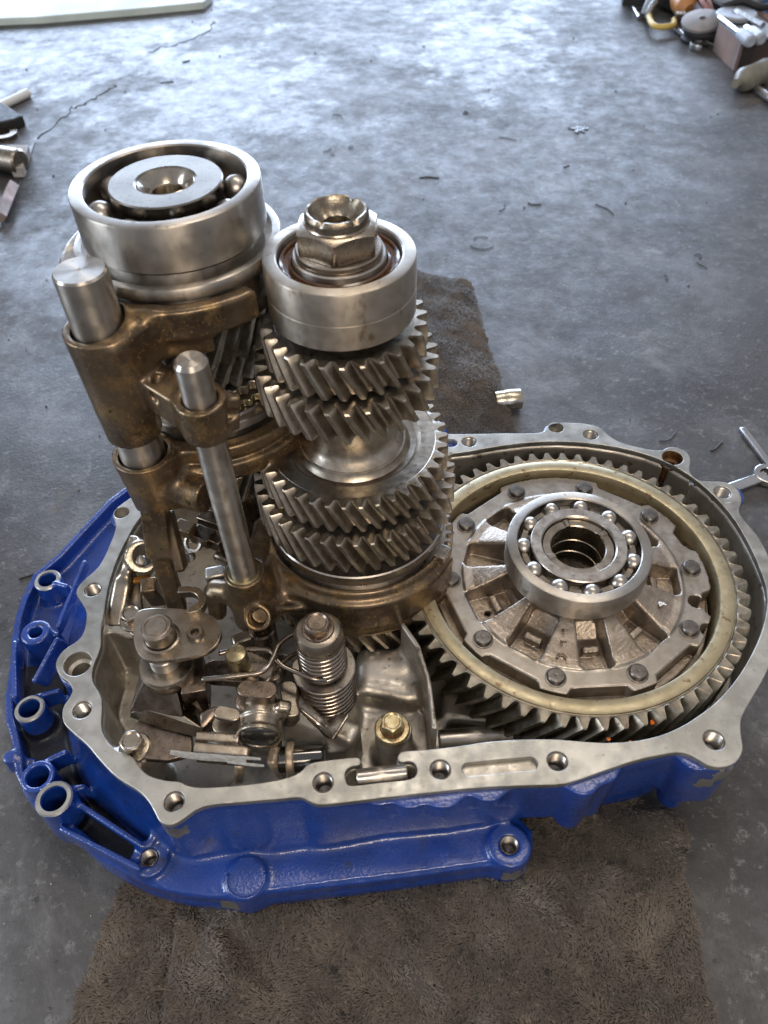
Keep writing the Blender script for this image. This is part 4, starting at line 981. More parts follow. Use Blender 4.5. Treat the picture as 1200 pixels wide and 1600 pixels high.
# interlock links
il = thing('interlock_links', 'stack of small rounded steel interlock links behind the select arm barrel', 'link', W(400, 1080, 0))
def stad(pa, pb, r, z0, z1, nm, m_=midsteel, bv=.5):
    V_, F_q = prism(capsule2(W2(*pa, z1), W2(*pb, z1), r, 9), z0, z1); return mk(nm, V_, F_q, m_, il, bevel=bv)
stad((385, 1075), (418, 1077), 4.6, 18, 25, 'upper_link', darksteel); stad((392, 1100), (425, 1106), 5.2, 10, 15, 'middle_link', steel_face); stad((345, 1112), (365, 1116), 3.4, 12, 15, 'small_link', midsteel)
stad((350, 1130), (375, 1135), 6, 2, 6, 'lower_link', midsteel); stad((335, 1046), (395, 1050), 6, 8, 14, 'rear_link', darksteel)
stad((385, 1030), (425, 1050), 5, 12, 17, 'rear_link', midsteel)
p = W2(368, 1020, 32); V_, F_q = lathe([(5.4, -10), (5.4, 31), (4.9, 32), (2.5, 32.6), (0, 32.8)], (*p, 0), seg=40); mk('round_pin', V_, F_q, brass, il)
p = W2(386, 1100, 12); V_, F_q = lathe([(3.4, -10), (3.4, 14), (2.2, 16), (0, 16.4)], (*p, 0), seg=24); mk('small_pin', V_, F_q, brass, il)
c = W2(395, 1120, 0); V_, F_q = rcyl((*c, -30), (0, 0, 1), 6, 48); mk('link_post', V_, F_q, darksteel, il)
# spring stud
cs = W2(497, 984, 46)
sp_ = thing('detent_spring_stud', 'upright stud with two stacked coil springs and a capped hexagon bolt on top', 'spring', (*cs, -6))
zw = zat(cs[0], cs[1] - 16.2, 1086); zb_ = zat(cs[0], cs[1] - 14.8, 1124); zc = zat(cs[0], cs[1] - 12.0, 1030)
V_, F_q = lathe([(12.2, zc), (12.2, zc + 4.0), (10.4, zc + 7.2), (8.6, zc + 8.0), (6, zc + 8.0)], (*cs, 0), seg=64); mk('cap', V_, F_q, midsteel, sp_)
hexnut('bolt_head', cs, zc + 8.2, zc + 14, 11.4, [(5.0, zc + 14), (4.2, zc + 13.4), (1, zc + 13.3)], 5.3, darksteel, sp_, ph=.2)
V_, F_q = lathe([(8, zc + 8.3), (7.6, zc + 9), (5, zc + 9.2)], (*cs, 0), seg=48); mk('washer', V_, F_q, darksteel, sp_)
def coil(name, r, z0, z1, wr, n_):
    N_ = n_ * 28; return mk(name, *tube([(cs[0] + r * math.cos(2 * math.pi * i / 28), cs[1] + r * math.sin(2 * math.pi * i / 28), z0 + (z1 - z0) * i / N_) for i in range(N_ + 1)], wr, 9), mat('coil_wire', (.34, .29, .25), None, metal=1, r1=.2), sp_, ang=0)
coil('upper_coil', 10.9, zw + 1.6, zc - .3, (zc - zw - 2) / 14.5, 7); coil('lower_coil', 14.2, zb_ - 4, zw - 2.2, (zw - zb_) / 17.0, 8)
V_, F_q = lathe([(8, zw - 1.2), (15.9, zw - 1.2), (16.3, zw - .8), (16.3, zw + .2), (15.9, zw + .6), (8, zw + .6)], (*cs, 0), seg=72, closed=True); mk('spring_washer_plate', V_, F_q, steel_face, sp_)
V_, F_q = rcyl((*cs, -20), (0, 0, 1), 7.6, zc + 22); mk('stud_core', V_, F_q, darksteel, sp_)
V_, F_q = lathe([(11.4, zb_ - 30), (11.4, zb_ - 4), (8, zb_ - 3)], (*cs, 0), seg=48); mk('stud_base', V_, F_q, alucast, sp_)
p = (cs[0] + 4.6, cs[1] + 3.6, zc + 9.6); V_, F_q = sphere(p, 1.2, 10, 6); mk('oil_drop', V_, F_q, mat('amber_oil', (.55, .30, .03), None, r1=.05), sp_)
# torsion wires
wirem = mat('dark_spring_wire', (.30, .26, .22), None, metal=1, r1=.22)
tw_ = thing('torsion_spring', 'bent torsion spring wire reaching left from the coil spring stud over the links', 'spring', W(420, 1030, 26))
def wire(pts, nm='wire_leg'): return mk(nm, *tube(cat([W(a, b, z) for a, b, z in pts], 6, False), 1.35, 12), wirem, tw_, ang=0)
wire([(316,1062,26),(345,1059,27),(385,1054,27),(405,1051,27),(418,1043,27),(428,1025,27),(436,1008,27),(450,996,26),(466,988,24),(480,975,20)])
wire([(342,1021,24),(368,1016,24),(410,1015,24),(424,1019,24),(434,1033,24),(446,1043,23),(470,1053,22),(492,1061,21),(510,1062,19)])
wire([(412,1072,18),(422,1058,18),(432,1045,17),(448,1030,16),(462,1022,14)])
# bright block right of the links
ib = thing('holder_post', 'pale steel post plate between the links and the coil spring stud', 'bracket', W(460, 1100, 0))
mk('post_tab', *prism(cat([W2(*p, 8) for p in [(437,1072),(444,1064),(458,1064),(465,1072),(464,1096),(467,1116),(438,1118),(440,1096)]], 3), -4, 8), midsteel, ib, bevel=.7)
hull('sloped_web', [(442,1120,2),(470,1113,5),(517,1149,-3),(508,1166,-16),(442,1160,-16),(460,1100,-10)], alucast, ib, 1.0)
hull('ridge', [(466,1108,8),(472,1106,8),(520,1146,0),(516,1156,-4),(500,1150,-8)], midsteel, ib, .7)
hull('ridge', [(516,1155,-3),(521,1158,-4),(547,1116,4),(543,1112,4),(530,1150,-12)], midsteel, ib, .7)
hexbolt('oily_bolt', 'yellowed hexagon flange bolt with brown oil round it, right of the coil spring stud', W2(613, 1140, -12), -12, 10.4, 7.5, 9.2, 2.2, brass, ph=.55)
bpy.data.objects['oily_bolt'].location  # stays on its cast boss
c = W2(613, 1140, -12); V_, F_q = lathe([(6.4, 2.5), (6.0, 3.1), (4, 3.2)], (*c, -12), seg=40); mk('oil_ring', V_, F_q, brownoil, bpy.data.objects['oily_bolt'])
# hook, detent bits and the left lever
hk = thing('hook_clip', 'small flat steel hook between the fork leg and the pivot plate', 'clip', W(300, 930, 38))
hp_ = [W(278, 921, 42)] + [W(296 + 20 * math.sin(t), 936 - 16 * math.cos(t), 42) for t in np.linspace(.1, 3.0, 12)] + [W(293, 953, 42)]
V = []; Fc = []
for j, p in enumerate(hp_):
    t = hp_[min(j + 1, len(hp_) - 1)] - hp_[max(j - 1, 0)]; t /= np.linalg.norm(t); u = np.cross(t, [0, 0, 1])
    for s_, z_ in ((-1.9, 0), (1.9, 0), (1.9, -5), (-1.9, -5)): V.append(p + u * s_ + [0, 0, z_])
for j in range(len(hp_) - 1):
    for k in range(4): Fc.append((j * 4 + k, (j + 1) * 4 + k, (j + 1) * 4 + (k + 1) % 4, j * 4 + (k + 1) % 4))
Fc += [(0, 1, 2, 3), tuple((len(hp_) - 1) * 4 + k for k in (3, 2, 1, 0))]
mk('hook_body', V, Fc, midsteel, hk, bevel=.3)
dt = thing('detent_cluster', 'cluster of small dark detent blocks, ring and screw behind the slender rod', 'detent', W(300, 850, 20))
mk('end_block', *box(W(289, 826, 40), 11, 8, 6, rz=-.45), bronze, dt, bevel=.8)
mk('block', *box(W(318, 838, 34), 12, 9, 7, rz=-.5), darksteel, dt, bevel=.6)
mk('block', *box(W(330, 812, 34), 14, 8, 6, rz=-.45), darksteel, dt, bevel=.6)
mk('block', *box(W(340, 846, 30), 8, 8, 8, rz=-.5), midsteel, dt, bevel=.6)
mk('block', *box(W(355, 868, 22), 12, 12, 8, rz=-.5), darksteel, dt, bevel=2)
V_, F_q = lathe([(4.2, 0), (5.4, 0), (5.4, 3), (4.2, 3)], W(305, 848, 30), axis=(-.3, -.6, .75), seg=36, closed=True); mk('ring', V_, F_q, steel, dt)
V_, F_q = lathe([(3, 0), (3, 3), (2.2, 3.8), (1.4, 3.8), (1.2, 2.6), (0, 2.6)], W(298, 869, 26), axis=(-.2, -.75, .6), seg=28); mk('screw', V_, F_q, steel, dt)
mk('pad', *box(W(340, 905, 8), 12, 8, 16, rz=.2), alucast, dt, bevel=1.5)
mk('strut', *box(W(352, 800, 30), 4, 5, 50, rx=.2), darksteel, dt, bevel=.8)
rl = thing('reverse_lever', 'curved dark steel reverse lever with an open claw inside the left wall', 'lever', W(205, 900, 0))
F6 = Field((-172, 200, -45), (-90, 300, 40), .85)
F6.bar(W(196,900,6), W(180,985,-14), 11, 9, up=(0, -.6, .8), k=4, rd=3)
F6.bar(W(212,838,18), W(196,905,6), 6, 9, up=(0, -.6, .8), k=5, rd=2)
F6.cone(W(222,870,8), W(222,870,20), 9.5, k=3); F6.cone(W(226,868,-4), W(226,868,34), 5.8, k=1, cut=True); F6.bar(W(236,866,14), W(260,862,14), 9, 40, k=1, cut=True)
F6.bar(W(208,905,0), W(215,960,-10), 8, 7, k=4, rd=2)
cast('lever_body', F6, midsteel, rl)
mk('brown_lug', *box(W(240, 925, 4), 9, 9, 26, rx=.3, rz=.1), bronze, rl, bevel=1.2)
mk('stop_pad', *box(W(222, 905, 6), 10, 4, 3, rz=.2), mat('amber_lug', (.40, .18, .03), (.25, .11, .03), .3, .5, .2, .35, .3), rl, bevel=.8)
V_, F_q = rcyl(W(222, 880, 12), (.2, -.4, .9), 3, 8); mk('claw_pin', V_, F_q, steel, rl)
c = W2(410, 985, 6); t = thing('rod_guide', 'stubby dark guide tube under the hollow boss of the lowest fork', 'guide', (*c, -40))
V_, F_q = lathe([(7.4, -40), (7.4, 8), (6.6, 9), (4.6, 9), (4.2, 8), (4.2, 0), (0, 0)], (*c, 0), seg=40); mk('guide_body', V_, F_q, darksteel, t)
mk('side_arm', *box((c[0] - 9, c[1] - 2, -4), 16, 7, 18, rz=.4), midsteel, t, bevel=1.5)
mk('pale_plate', *box(W(440, 1000, -24), 34, 20, 4, rz=-.4), alucast, t, bevel=1.2)

# ------------------------------------------------------------------ towel
def nz(x, y, s_=1.0):
    return (np.sin(x * .031 * s_ + 1.7 * np.sin(y * .023 * s_)) + np.sin(y * .037 * s_ + 1.3 * np.sin(x * .041 * s_ + 2)) + .5 * np.sin((x + y) * .083 * s_ + 2 * np.sin(y * .06 * s_))) / 2.5
TOW = [W2(*p, FZ + 6) for p in [(600,440),(690,441),(728,444),(742,460),(752,500),(775,580),(797,640),(815,700),(900,900),(960,1120),(985,1212),(1000,1262),(1030,1272),(1058,1290),(1070,1325),(1062,1350),(1080,1400),(1092,1480),(1103,1560),(1122,1640),(1135,1720),(900,1760),(500,1760),(50,1740),(80,1650),(103,1590),(128,1520),(160,1440),(185,1385),(260,1200),(480,900),(560,650)]]
ft = Field((-275, 25, FZ - 1), (300, 770, FZ + 36), 2.2)
dT = sd_poly(ft.X2, ft.Y2, cat(TOW, 2))
hf = FZ + 5.6 - 2.5 * (1 / (1 + np.exp(-(170 - ft.Y2) / 6))) + 2.2 * nz(ft.X2, ft.Y2) + 1.3 * nz(ft.X2, ft.Y2, 2.7)
xc = W2(268, 1500, FZ + 8)[0]
foldx = ft.X2 - (xc + 1.5 * np.sin(ft.Y2 * .05)); front = 1 / (1 + np.exp(-(170 - ft.Y2) / 6))
hf = hf + front * 6.5 / (1 + np.exp(-foldx / .9)) - front * 3.0 * np.exp(-((foldx + 2) / 2.0) ** 2)
hf += 15 / (1 + np.exp(-(ft.Y2 - 500) / 12)) * (1 - np.exp(np.minimum(dT, 0) / 7)) - 1.5 * np.exp(np.minimum(dT, 0) / 3); fx, fy = W2(1030, 1310, FZ + 6); hf += 11 * np.exp(-(((ft.X2 - fx) / 16) ** 2 + ((ft.Y2 - fy) / 13) ** 2))
for (ax_, ay_), (bx_, by_), amp in [((900,1290),(1040,1290),2.2),((820,1400),(900,1470),1.8),((900,1470),(960,1600),-1.8),((300,1420),(420,1540),-2.6),((420,1500),(560,1590),-2.0),((330,1470),(345,1500),3.5),((600,1430),(700,1590),2.0),((860,1330),(1050,1360),-1.6)]:
    A_ = W2(ax_, ay_, FZ + 6); B_ = W2(bx_, by_, FZ + 6); e = B_ - A_; tt = np.clip(((ft.X2 - A_[0]) * e[0] + (ft.Y2 - A_[1]) * e[1]) / (e @ e), 0, 1)
    dd = np.hypot(ft.X2 - A_[0] - e[0] * tt, ft.Y2 - A_[1] - e[1] * tt); hf += 1.9 * amp * np.exp(-(dd / 5.5) ** 2)
Fz = np.maximum(dT[:, :, None], (ft.Z - hf[:, :, None]) * .95); Fz = np.maximum(Fz, FZ + .4 - ft.Z)
ft.F = Fz.astype(np.float32)
towelm = mat('brown_towel_cloth', (.050, .039, .030), (.030, .024, .019), .05, 0, .9, None, sheen=.3)
tw = thing('towel', 'matted dark brown towel spread on the floor under the gearbox housing', 'towel', (0, 250, FZ))
cast('cloth', ft, towelm, tw)
pilem = mat('brown_towel_pile', (.150, .124, .100), (.082, .068, .056), .03, 0, .75, None, sheen=.2, spots=[(.30, .56, .72, (.21, .17, .135), None, I1), (.12, .62, .70, (.035, .029, .024), None, I1), (1.6, .68, .74, (.34, .30, .26), None, I1)])
NF = 270000
cand = np.stack([rng.uniform(-270, 290, NF * 5), rng.uniform(35, 765, NF * 5)], 1)
# only where the photograph shows the towel
q = np.concatenate([cand, np.full((len(cand), 1), FZ + 6)], 1) - np.array([0, 0, CZ]); dd = q @ _fw; pxx = 600 + F_ * (q @ _R) / dd; pyy = 800 - F_ * (q @ _U) / dd
vis = (pxx > -60) & (pxx < 1260) & (pyy > 420) & (pyy < 1680) & ~((pyy > 760) & (pyy < 1190) & (pxx > 120)) 
ii = np.clip(((cand - ft.lo[:2]) / ft.h).astype(int), 0, np.array(dT.shape) - 1)
vis &= dT[ii[:, 0], ii[:, 1]] < -.4
cand = cand[vis]; ii = ii[vis]
keep = rng.random(len(cand)) < np.clip(1.25 - (cand[:, 1] - 150) / 700, .35, 1); cand = cand[keep][:NF]; ii = ii[keep][:NF]
hz = hf[ii[:, 0], ii[:, 1]]
n_ = len(cand); x, y = cand.T
fa = 2.4 * nz(x, y, 1.6) + 1.5 * nz(y, x, 5.0) + rng.normal(0, .38, n_) + 4.4
ln = rng.uniform(1.8, 3.8, n_) * (1 + .35 * nz(x, y, 6)); tilt = rng.uniform(.55, 1.15, n_)
dx, dy = np.cos(fa) * np.sin(tilt) * ln, np.sin(fa) * np.sin(tilt) * ln; dzz = np.cos(tilt) * ln * .8
wa = fa + np.pi / 2 + rng.normal(0, .4, n_); wr = rng.uniform(.16, .34, n_); wx, wy = np.cos(wa) * wr, np.sin(wa) * wr
base_ = np.stack([x, y, hz - .6], 1)
V = np.empty((n_, 6, 3)); wv = np.stack([wx, wy, np.zeros(n_)], 1)
V[:, 0] = base_ - wv; V[:, 1] = base_ + wv
mid = base_ + np.stack([dx * .45, dy * .45, dzz * .75 + .3], 1); V[:, 2] = mid - wv; V[:, 3] = mid + wv
tip = base_ + np.stack([dx, dy, dzz + .1], 1); V[:, 4] = tip - wv * .5; V[:, 5] = tip + wv * .5
o6 = (np.arange(n_) * 6)[:, None]
Q = np.concatenate([o6 + np.array([0, 1, 3, 2]), o6 + np.array([2, 3, 5, 4])])
pl = mk('pile', V.reshape(-1, 3), Q, pilem, tw, ang=None); tag(pl, kind='stuff')

# ------------------------------------------------------------------ things lying on the floor
a = W(770, 628, FZ + 9); t = thing('socket', 'small plated steel socket poking out from under the right edge of the towel', 'socket', (a[0], a[1], FZ))
ax = np.array([.985, .10, 0]); a[2] = FZ + 9.5
V_, F_q = lathe([(8.2, 0), (8.2, 8), (8.8, 9), (8.8, 21), (8.4, 22), (6, 22), (6, 15), (0, 15)], a + ax * 2, axis=ax, seg=40); mk('socket_body', V_, F_q, mat('plated_socket', (.58, .54, .44), (.45, .40, .30), .2, 1, .2, .35, .2), t)
def wrench(name, label, A_, B_, wd, th, mat_, heads=(1, 1), zc_=0, cat_='spanner'):
    A_ = np.array(A_[:2]); B_ = np.array(B_[:2]); L_ = np.linalg.norm(B_ - A_); e = (B_ - A_) / L_; n2 = np.array([-e[1], e[0]])
    t = thing(name, label, cat_, (*((A_ + B_) / 2), FZ))
    pts = [A_ + n2 * wd / 2, B_ + n2 * wd / 2, B_ - n2 * wd / 2, A_ - n2 * wd / 2]
    z0 = FZ + 1.5 + zc_
    V_, F_q = prism(pts, z0, z0 + th); mk('shank', V_, F_q, mat_, t, bevel=th * .3)
    if heads[0]:
        r = wd * 1.15
        plate('ring_head', circ(A_, r, 32), [circ(A_, r * .55, 12)], z0 - .6, z0 + th + .8, mat_, t, .8)
    if heads[1]:
        r = wd * 1.35; an = math.atan2(e[1], e[0]); pts = []
        for q in np.linspace(an + .55, an + 2 * math.pi - .55, 26): pts.append(B_ + e * r * .6 + r * np.array([math.cos(q), math.sin(q)]))
        pts += [B_ + e * r * .2 - n2 * r * .42, B_ + e * r * .2 + n2 * r * .42]
        plate('open_head', [tuple(p) for p in pts], [], z0 - .8, z0 + th + .8, mat_, t, .8)
    return t
wrench('spanner', 'thin bright spanner lying on the floor, running off the right edge of the photo', W(1157, 674, FZ), W(1290, 850, FZ), 6.2, 4, chrome, (0, 1))
wrench('spanner', 'flat steel spanner with a ring end, touching the rear right lug of the housing', W(1196, 748, FZ), W(1100, 782, FZ), 9, 4, chrome, (1, 0))
# curls of swarf and grit
mb = MB()
def curl(px, py, L_, a0, k_, r=.55):
    p = np.array(W(px, py, FZ)) + [0, 0, .7]; pts = [p]; a_ = a0
    for _ in range(8): p = p + np.array([math.cos(a_), math.sin(a_), 0]) * L_ / 8; pts.append(p); a_ += k_ + random.uniform(-.25, .25)
    mb.add(*tube(pts, r, 5))
for px, py, L_, a0, k_ in [(505,237,28,0,.35),(520,240,26,-.5,-.7),(548,232,24,2.5,-.8),(520,180,26,.1,-.15),(740,375,26,1.2,-.35),(735,385,30,-1.0,.3),(780,330,20,.5,.1),(825,318,26,-.9,.1),(780,215,36,-.3,.02),(655,278,30,0,-.1),(490,85,20,.3,.4),(730,175,22,2.8,.75),(930,320,40,-.7,.05),(1085,400,28,1.0,-.5),(1040,438,14,.2,.3),(1088,410,16,-1.2,.1),(250,130,22,.3,0),(285,98,14,.2,0),(82,276,14,0,.75),(660,462,24,-.1,.1),(880,262,14,.1,0),(1030,690,24,-.1,.2),(1110,705,26,.2,.1),(30,905,60,.35,.03),(30,935,60,-.7,.02),(640,500,10,.2,.2)]:
    curl(px, py, L_ * random.uniform(.6, 1.0), a0, k_, r=.3 + .4 * random.random())
sw = mb.build('metal_swarf', mat('dark_swarf', (.035, .03, .028), None, metal=.4, r1=.5), None); tag(sw, 'thin dark curls of metal swarf and hairs scattered over the concrete', 'debris', kind='stuff')
mb = MB()
for i in range(240):
    px = random.uniform(0, 1200); py = random.uniform(10, 1600); 
    if 80 < px < 1180 and 470 < py < 1400: 
        if random.random() < .6: continue
    p = W(px, py, FZ); r = random.uniform(.25, .8) * (1 + (p[1] / 1400))
    V_, F_q = sphere((p[0], p[1], FZ + r * .25), r, 5, 4); V_ = [tuple(np.array(v) * 1 + rng.normal(0, r * .25, 3) * [1, 1, .4]) for v in V_]; mb.add(V_, F_q)
gr = mb.build('grit', mat('floor_grit', (.10, .09, .08), (.45, .44, .42), .02, 0, .7, None, lo=.5, hi=.62), None); tag(gr, 'loose grit and tiny pale flakes on the concrete', 'debris', kind='stuff')
mb = MB()
for path in ([(60,216),(78,200),(98,184),(112,170),(124,167),(138,160),(152,150),(168,142),(182,132)], [(335,34),(326,48),(306,58),(280,68),(250,74),(228,86)]):
    pp = [W(a, b, FZ) for a, b in path]; pp = [p + [random.uniform(-4, 4), random.uniform(-6, 6), .1] for p in cat(pp, 4, False)]
    mb.add(*tube(pp, [random.uniform(.3, 1.0) for _ in pp], 5))
ck = mb.build('floor_crack', mat('crack_dirt', (.02, .018, .016), None, r1=.9), None); tag(ck, 'thin dark hairline cracks in the concrete', 'crack', kind='structure')
# oil drip with a wet halo
pt = W(905, 203, FZ); V = []; Fc = []
pts = [(pt[0] + (9 + 3 * math.sin(3 * t) + 3 * math.sin(7 * t + 1)) * math.cos(t), pt[1] + (12 + 4 * math.sin(2 * t + 1) + 3 * math.sin(5 * t)) * math.sin(t)) for t in np.linspace(0, 2 * math.pi, 36, endpoint=False)]
V_, F_q = prism(pts, FZ - .2, FZ + 1.2); o = mk('oil_drip', V_, F_q, mat('wet_oil', (.012, .011, .010), (.03, .03, .03), .1, 0, .12, .45, .2, [(.25, 1.0, 3.0, I1)]), None, ori=(pt[0], pt[1], FZ), bevel=1.0); tag(o, 'small dark wet oil drip on the concrete, towards the upper right', 'oil drip')
V_, F_q = prism(polyW([(-60,31),(60,26),(215,13),(318,3),(330,-8),(330,-60),(-80,-60)], FZ + 12), FZ, FZ + 12); o = mk('threshold_board', V_, F_q, mat('pale_board', (.62, .68, .62), (.52, .58, .53), .01, 0, .45, .6, .01), None, ori=(*W2(100, 10, FZ), FZ), bevel=1.5); tag(o, 'pale greenish board lying along the top left edge of the floor', 'board')

# clutter on the right
def ZT(px, py, base):                     # height over a base point whose top shows at py
    return zat(base[0], base[1], py)
B1 = W(1112, 79, FZ); B2 = W(1147, 113, FZ); B3 = W(1206, 104, FZ); B4 = B1 + (B3 - B2)
hb = ZT(0, 68, B2)
t = thing('steel_box', 'rusty open steel box with tools laid on it, in the upper right corner', 'box', (*((B1 + B3) / 2)[:2], FZ))
rust = mat('rusty_brown_sheet', (.30, .20, .165), (.22, .17, .15), .02, .2, .45, .7, .05); greyp = mat('grey_worn_paint', (.22, .23, .25), (.30, .31, .33), .02, .3, .4, .6, .05)
def wall(a, b, z0, z1, th, nm, m_, par):
    e = b[:2] - a[:2]; e = e / np.linalg.norm(e); nn_ = np.array([-e[1], e[0]]) * th
    V_, F_q = prism([a[:2], b[:2], b[:2] + nn_, a[:2] + nn_], z0, z1); return mk(nm, V_, F_q, m_, par, bevel=.6)
wall(B2, B1, FZ, hb, -3, 'front_panel', rust, t); wall(B3, B2, FZ, hb - 1, -3, 'side_panel', mat('dark_rusted_sheet', (.05, .04, .04), (.09, .06, .05), .02, .2, .6, .7, .05), t); wall(B1, B4, FZ, hb, -3, 'side_panel', rust, t); wall(B4, B3, FZ, hb, -3, 'back_panel', greyp, t)
cc = (B1 + B2 + B3 + B4) / 4
lid = [cc + (p - cc) * 1.03 for p in (B1, B2, B3, B4)]
V_, F_q = prism([p[:2] for p in lid], hb + .5, hb + 4); mk('deck_plate', V_, F_q, greyp, t, bevel=1)
def tool(name, label, a, b, r1, r2, frac, m1, m2, cat_):
    t = thing(name, label, cat_, (a + b) / 2); m_ = a + (b - a) * frac
    mk('blade', *tube([a, m_], r1, 14), m1, t, ang=30); mk('handle', *tube([m_, m_ + (b - m_) * .08, m_ + (b - m_) * .2, b - (b - m_) * .08, b], [r1, r2 * .8, r2, r2, r2 * .7], 16), m2, t, ang=30); return t
zt = hb + 4
hgrey = mat('pale_grey_handle', (.40, .43, .48), (.32, .35, .40), .03, 0, .4, .6, .1)
tool('screwdriver', 'screwdriver with a fat grey handle lying on the rusty box, left of the other one', W(1124, 27, zt + 5), W(1174, 66, zt + 7), 3.4, 8, .62, chrome, hgrey, 'screwdriver')
tool('screwdriver', 'stubby grey handled screwdriver on the rusty box, right of the long one', W(1166, 44, zt + 5), W(1190, 62, zt + 8), 5, 8.5, .2, chrome, hgrey, 'screwdriver')
mk2 = lambda n_, lb, ct, V_F, m_, c_, bv=0: tag(mk(n_, *V_F, m_, None, ori=c_, bevel=bv), lb, ct)
p = W(1150, 26, zt + 3); mk2('grooved_plate', 'round grey plate with a hole lying on the back of the rusty box', 'plate', lathe([(6, 0), (30, 0), (30, 4), (28, 6), (8, 6), (6, 4)], p, seg=40, closed=True), greyp, p)
a, b = W(1150, 18, zt + 8), W(1192, 40, zt + 8); mk2('steel_strip', 'bright flat strip along the rear edge of the rusty box', 'strip', tube([a, b], 4.5, 8), chrome, (a + b) / 2)
p = W(1097, 34, FZ + 26); mk2('grinding_disc', 'worn grey disc with a centre hole leaning against the rusty box', 'disc', lathe([(5, 0), (30, -2), (31, 0), (31, 3), (29, 4), (12, 5), (5, 6)], p, axis=(-.15, -.18, .97), seg=48, closed=True), mat('grey_disc', (.25, .25, .25), (.33, .30, .29), .05, .2, .5, .7, .05), p)
p = W(1096, 62, FZ + 1); mk2('pulley', 'stack of dark rubber rings under the grey disc', 'ring stack', lathe([(14, 0), (32, 0), (33, 3), (29, 6), (29, 9), (33, 12), (33, 15), (28, 18), (14, 18)], p, seg=48, closed=True), rubber, p)
t = wrench('adjustable_wrench', 'shiny adjustable wrench on the floor, left of the rusty box', W(1056, 48, FZ), W(1090, 72, FZ), 14, 7, chrome, (0, 1), cat_='wrench')
a, b = W(1062, 8, FZ + 20), W(1076, 16, FZ + 22)
t = thing('angle_grinder', 'orange power tool body lying behind the grey disc', 'power tool', W(1070, 12, FZ))
V_, F_q = tube([W(1060, -6, FZ + 26), W(1066, 2, FZ + 26), W(1072, 12, FZ + 24), W(1076, 16, FZ + 22)], [14, 19, 18, 10], 18); mk('tool_body', V_, F_q, mat('faded_orange_plastic', (.55, .24, .07), (.45, .20, .07), .05, 0, .4, .55, .1), t, ang=40)
V_, F_q = rcyl(W(1062, 18, FZ + 10), (.2, -.5, .3), 9, 14); mk('gear_head', V_, F_q, chrome, t)
p = W(1041, 20, FZ)
t = thing('tape_measure', 'black tool case with a yellow rim on the floor near the top', 'case', p)
F7 = Field((p[0] - 60, p[1] - 60, FZ - 2), (p[0] + 60, p[1] + 60, FZ + 50), 2.2); F7.bar(p + [-2, 0, 16], p + [42, 24, 16], 50, 30, k=4, rd=8); cast('case_body', F7, rubber, t)
mk('yellow_rim', *tube(cat([W(a_, b_, FZ + 12) for a_, b_ in [(1013, 16), (1016, 32), (1024, 41), (1038, 42), (1052, 39), (1053, 31)]], 5, False), 4.5, 12), mat('yellow_plastic', (.70, .50, .13), (.6, .42, .1), .05, 0, .4, .55, .1), t, ang=0)
gt = mat('grey_metal_tube', (.33, .35, .36), (.25, .26, .27), .03, .7, .35, .5, .1)
for nm, lb, ct, pts, r, m_ in [
    ('handle_bar', 'grey angled tool handle leaning by the black case', 'tool handle', [(1008, 22, 6), (1014, 6, 20), (1022, -10, 34)], 7, gt),
    ('grey_clamp', 'small grey clamp leg beside the angled handle', 'clamp', [(1012, 28, 8), (1017, 12, 22), (1024, 2, 28)], 5, gt),
    ('chisel', 'short bright chisel on the floor, leftmost of the tools', 'chisel', [(991, 12, 4), (999, 27, 4)], 3.5, chrome),
    ('red_hose', 'faded red hose looping down behind the disc', 'hose', [(1092, -10, 40), (1098, 4, 36), (1106, 14, 30), (1110, 22, 20)], 4, mat('faded_red_rubber', (.38, .20, .19), None, r1=.5)),
    ('pink_hose', 'pinkish hose lying next to the faded red one', 'hose', [(1104, -10, 44), (1109, 6, 34), (1113, 22, 20)], 3.5, mat('pinkish_rubber', (.45, .30, .29), None, r1=.5)),
    ('grey_hose', 'grey hose left of the red hose', 'hose', [(1080, -8, 30), (1086, 8, 26), (1095, 20, 24)], 5, mat('grey_rubber', (.20, .21, .24), None, r1=.5)),
    ('steel_bar', 'dull steel bar behind the rusty box, running to the right edge', 'bar', [(1120, -4, 50), (1150, 8, 46), (1210, -6, 40)], 7, greyp),
    ('black_cable', 'black cable lying behind the rusty box', 'cable', [(1130, 10, 50), (1160, 2, 56), (1190, 12, 50), (1215, 4, 50)], 5, rubber),
    ('pry_bar', 'rust brown pry bar behind the box by the blue crate', 'pry bar', [(1180, 18, 40), (1195, 28, 36), (1220, 45, 30)], 6, rust),
    ('chrome_tube', 'bright tube end on the floor at the right edge, below the bottle', 'tube', [(1170, 132, 5), (1200, 152, 5), (1225, 170, 5)], 6, chrome),
    ('bright_bar', 'short bright bar left of the grey disc', 'bar', [(1054, 22, 20), (1070, 22, 20)], 5, chrome)]:
    P_ = [W(a_, b_, FZ + z_) for a_, b_, z_ in pts]; c_ = sum(P_) / len(P_)
    mk2(nm, lb, ct, tube(cat(P_, 5, False), r, 14), m_, c_)
p = W(1205, 18, FZ + 20); mk2('blue_crate', 'blue plastic crate corner at the top right', 'crate', box(p, 60, 60, 60, rz=.4), mat('blue_plastic', (.04, .16, .42), (.05, .2, .5), .02, 0, .35, .5, .1), p, 3)
p = W(1130, -14, FZ + 20); mk2('dark_crate', 'black crate behind the clutter at the top right', 'crate', box(p, 330, 60, 44, rz=-.25), rubber, p, 3)
p = W(1196, 62, FZ + 20); mk2('cream_tray', 'cream coloured tray at the right edge behind the box', 'tray', box(p, 50, 40, 36, rz=-.5), mat('cream_plastic', (.48, .45, .36), (.38, .35, .27), .03, 0, .5, .6, .1), p, 4)
p = W(1172, 122, FZ + 14)
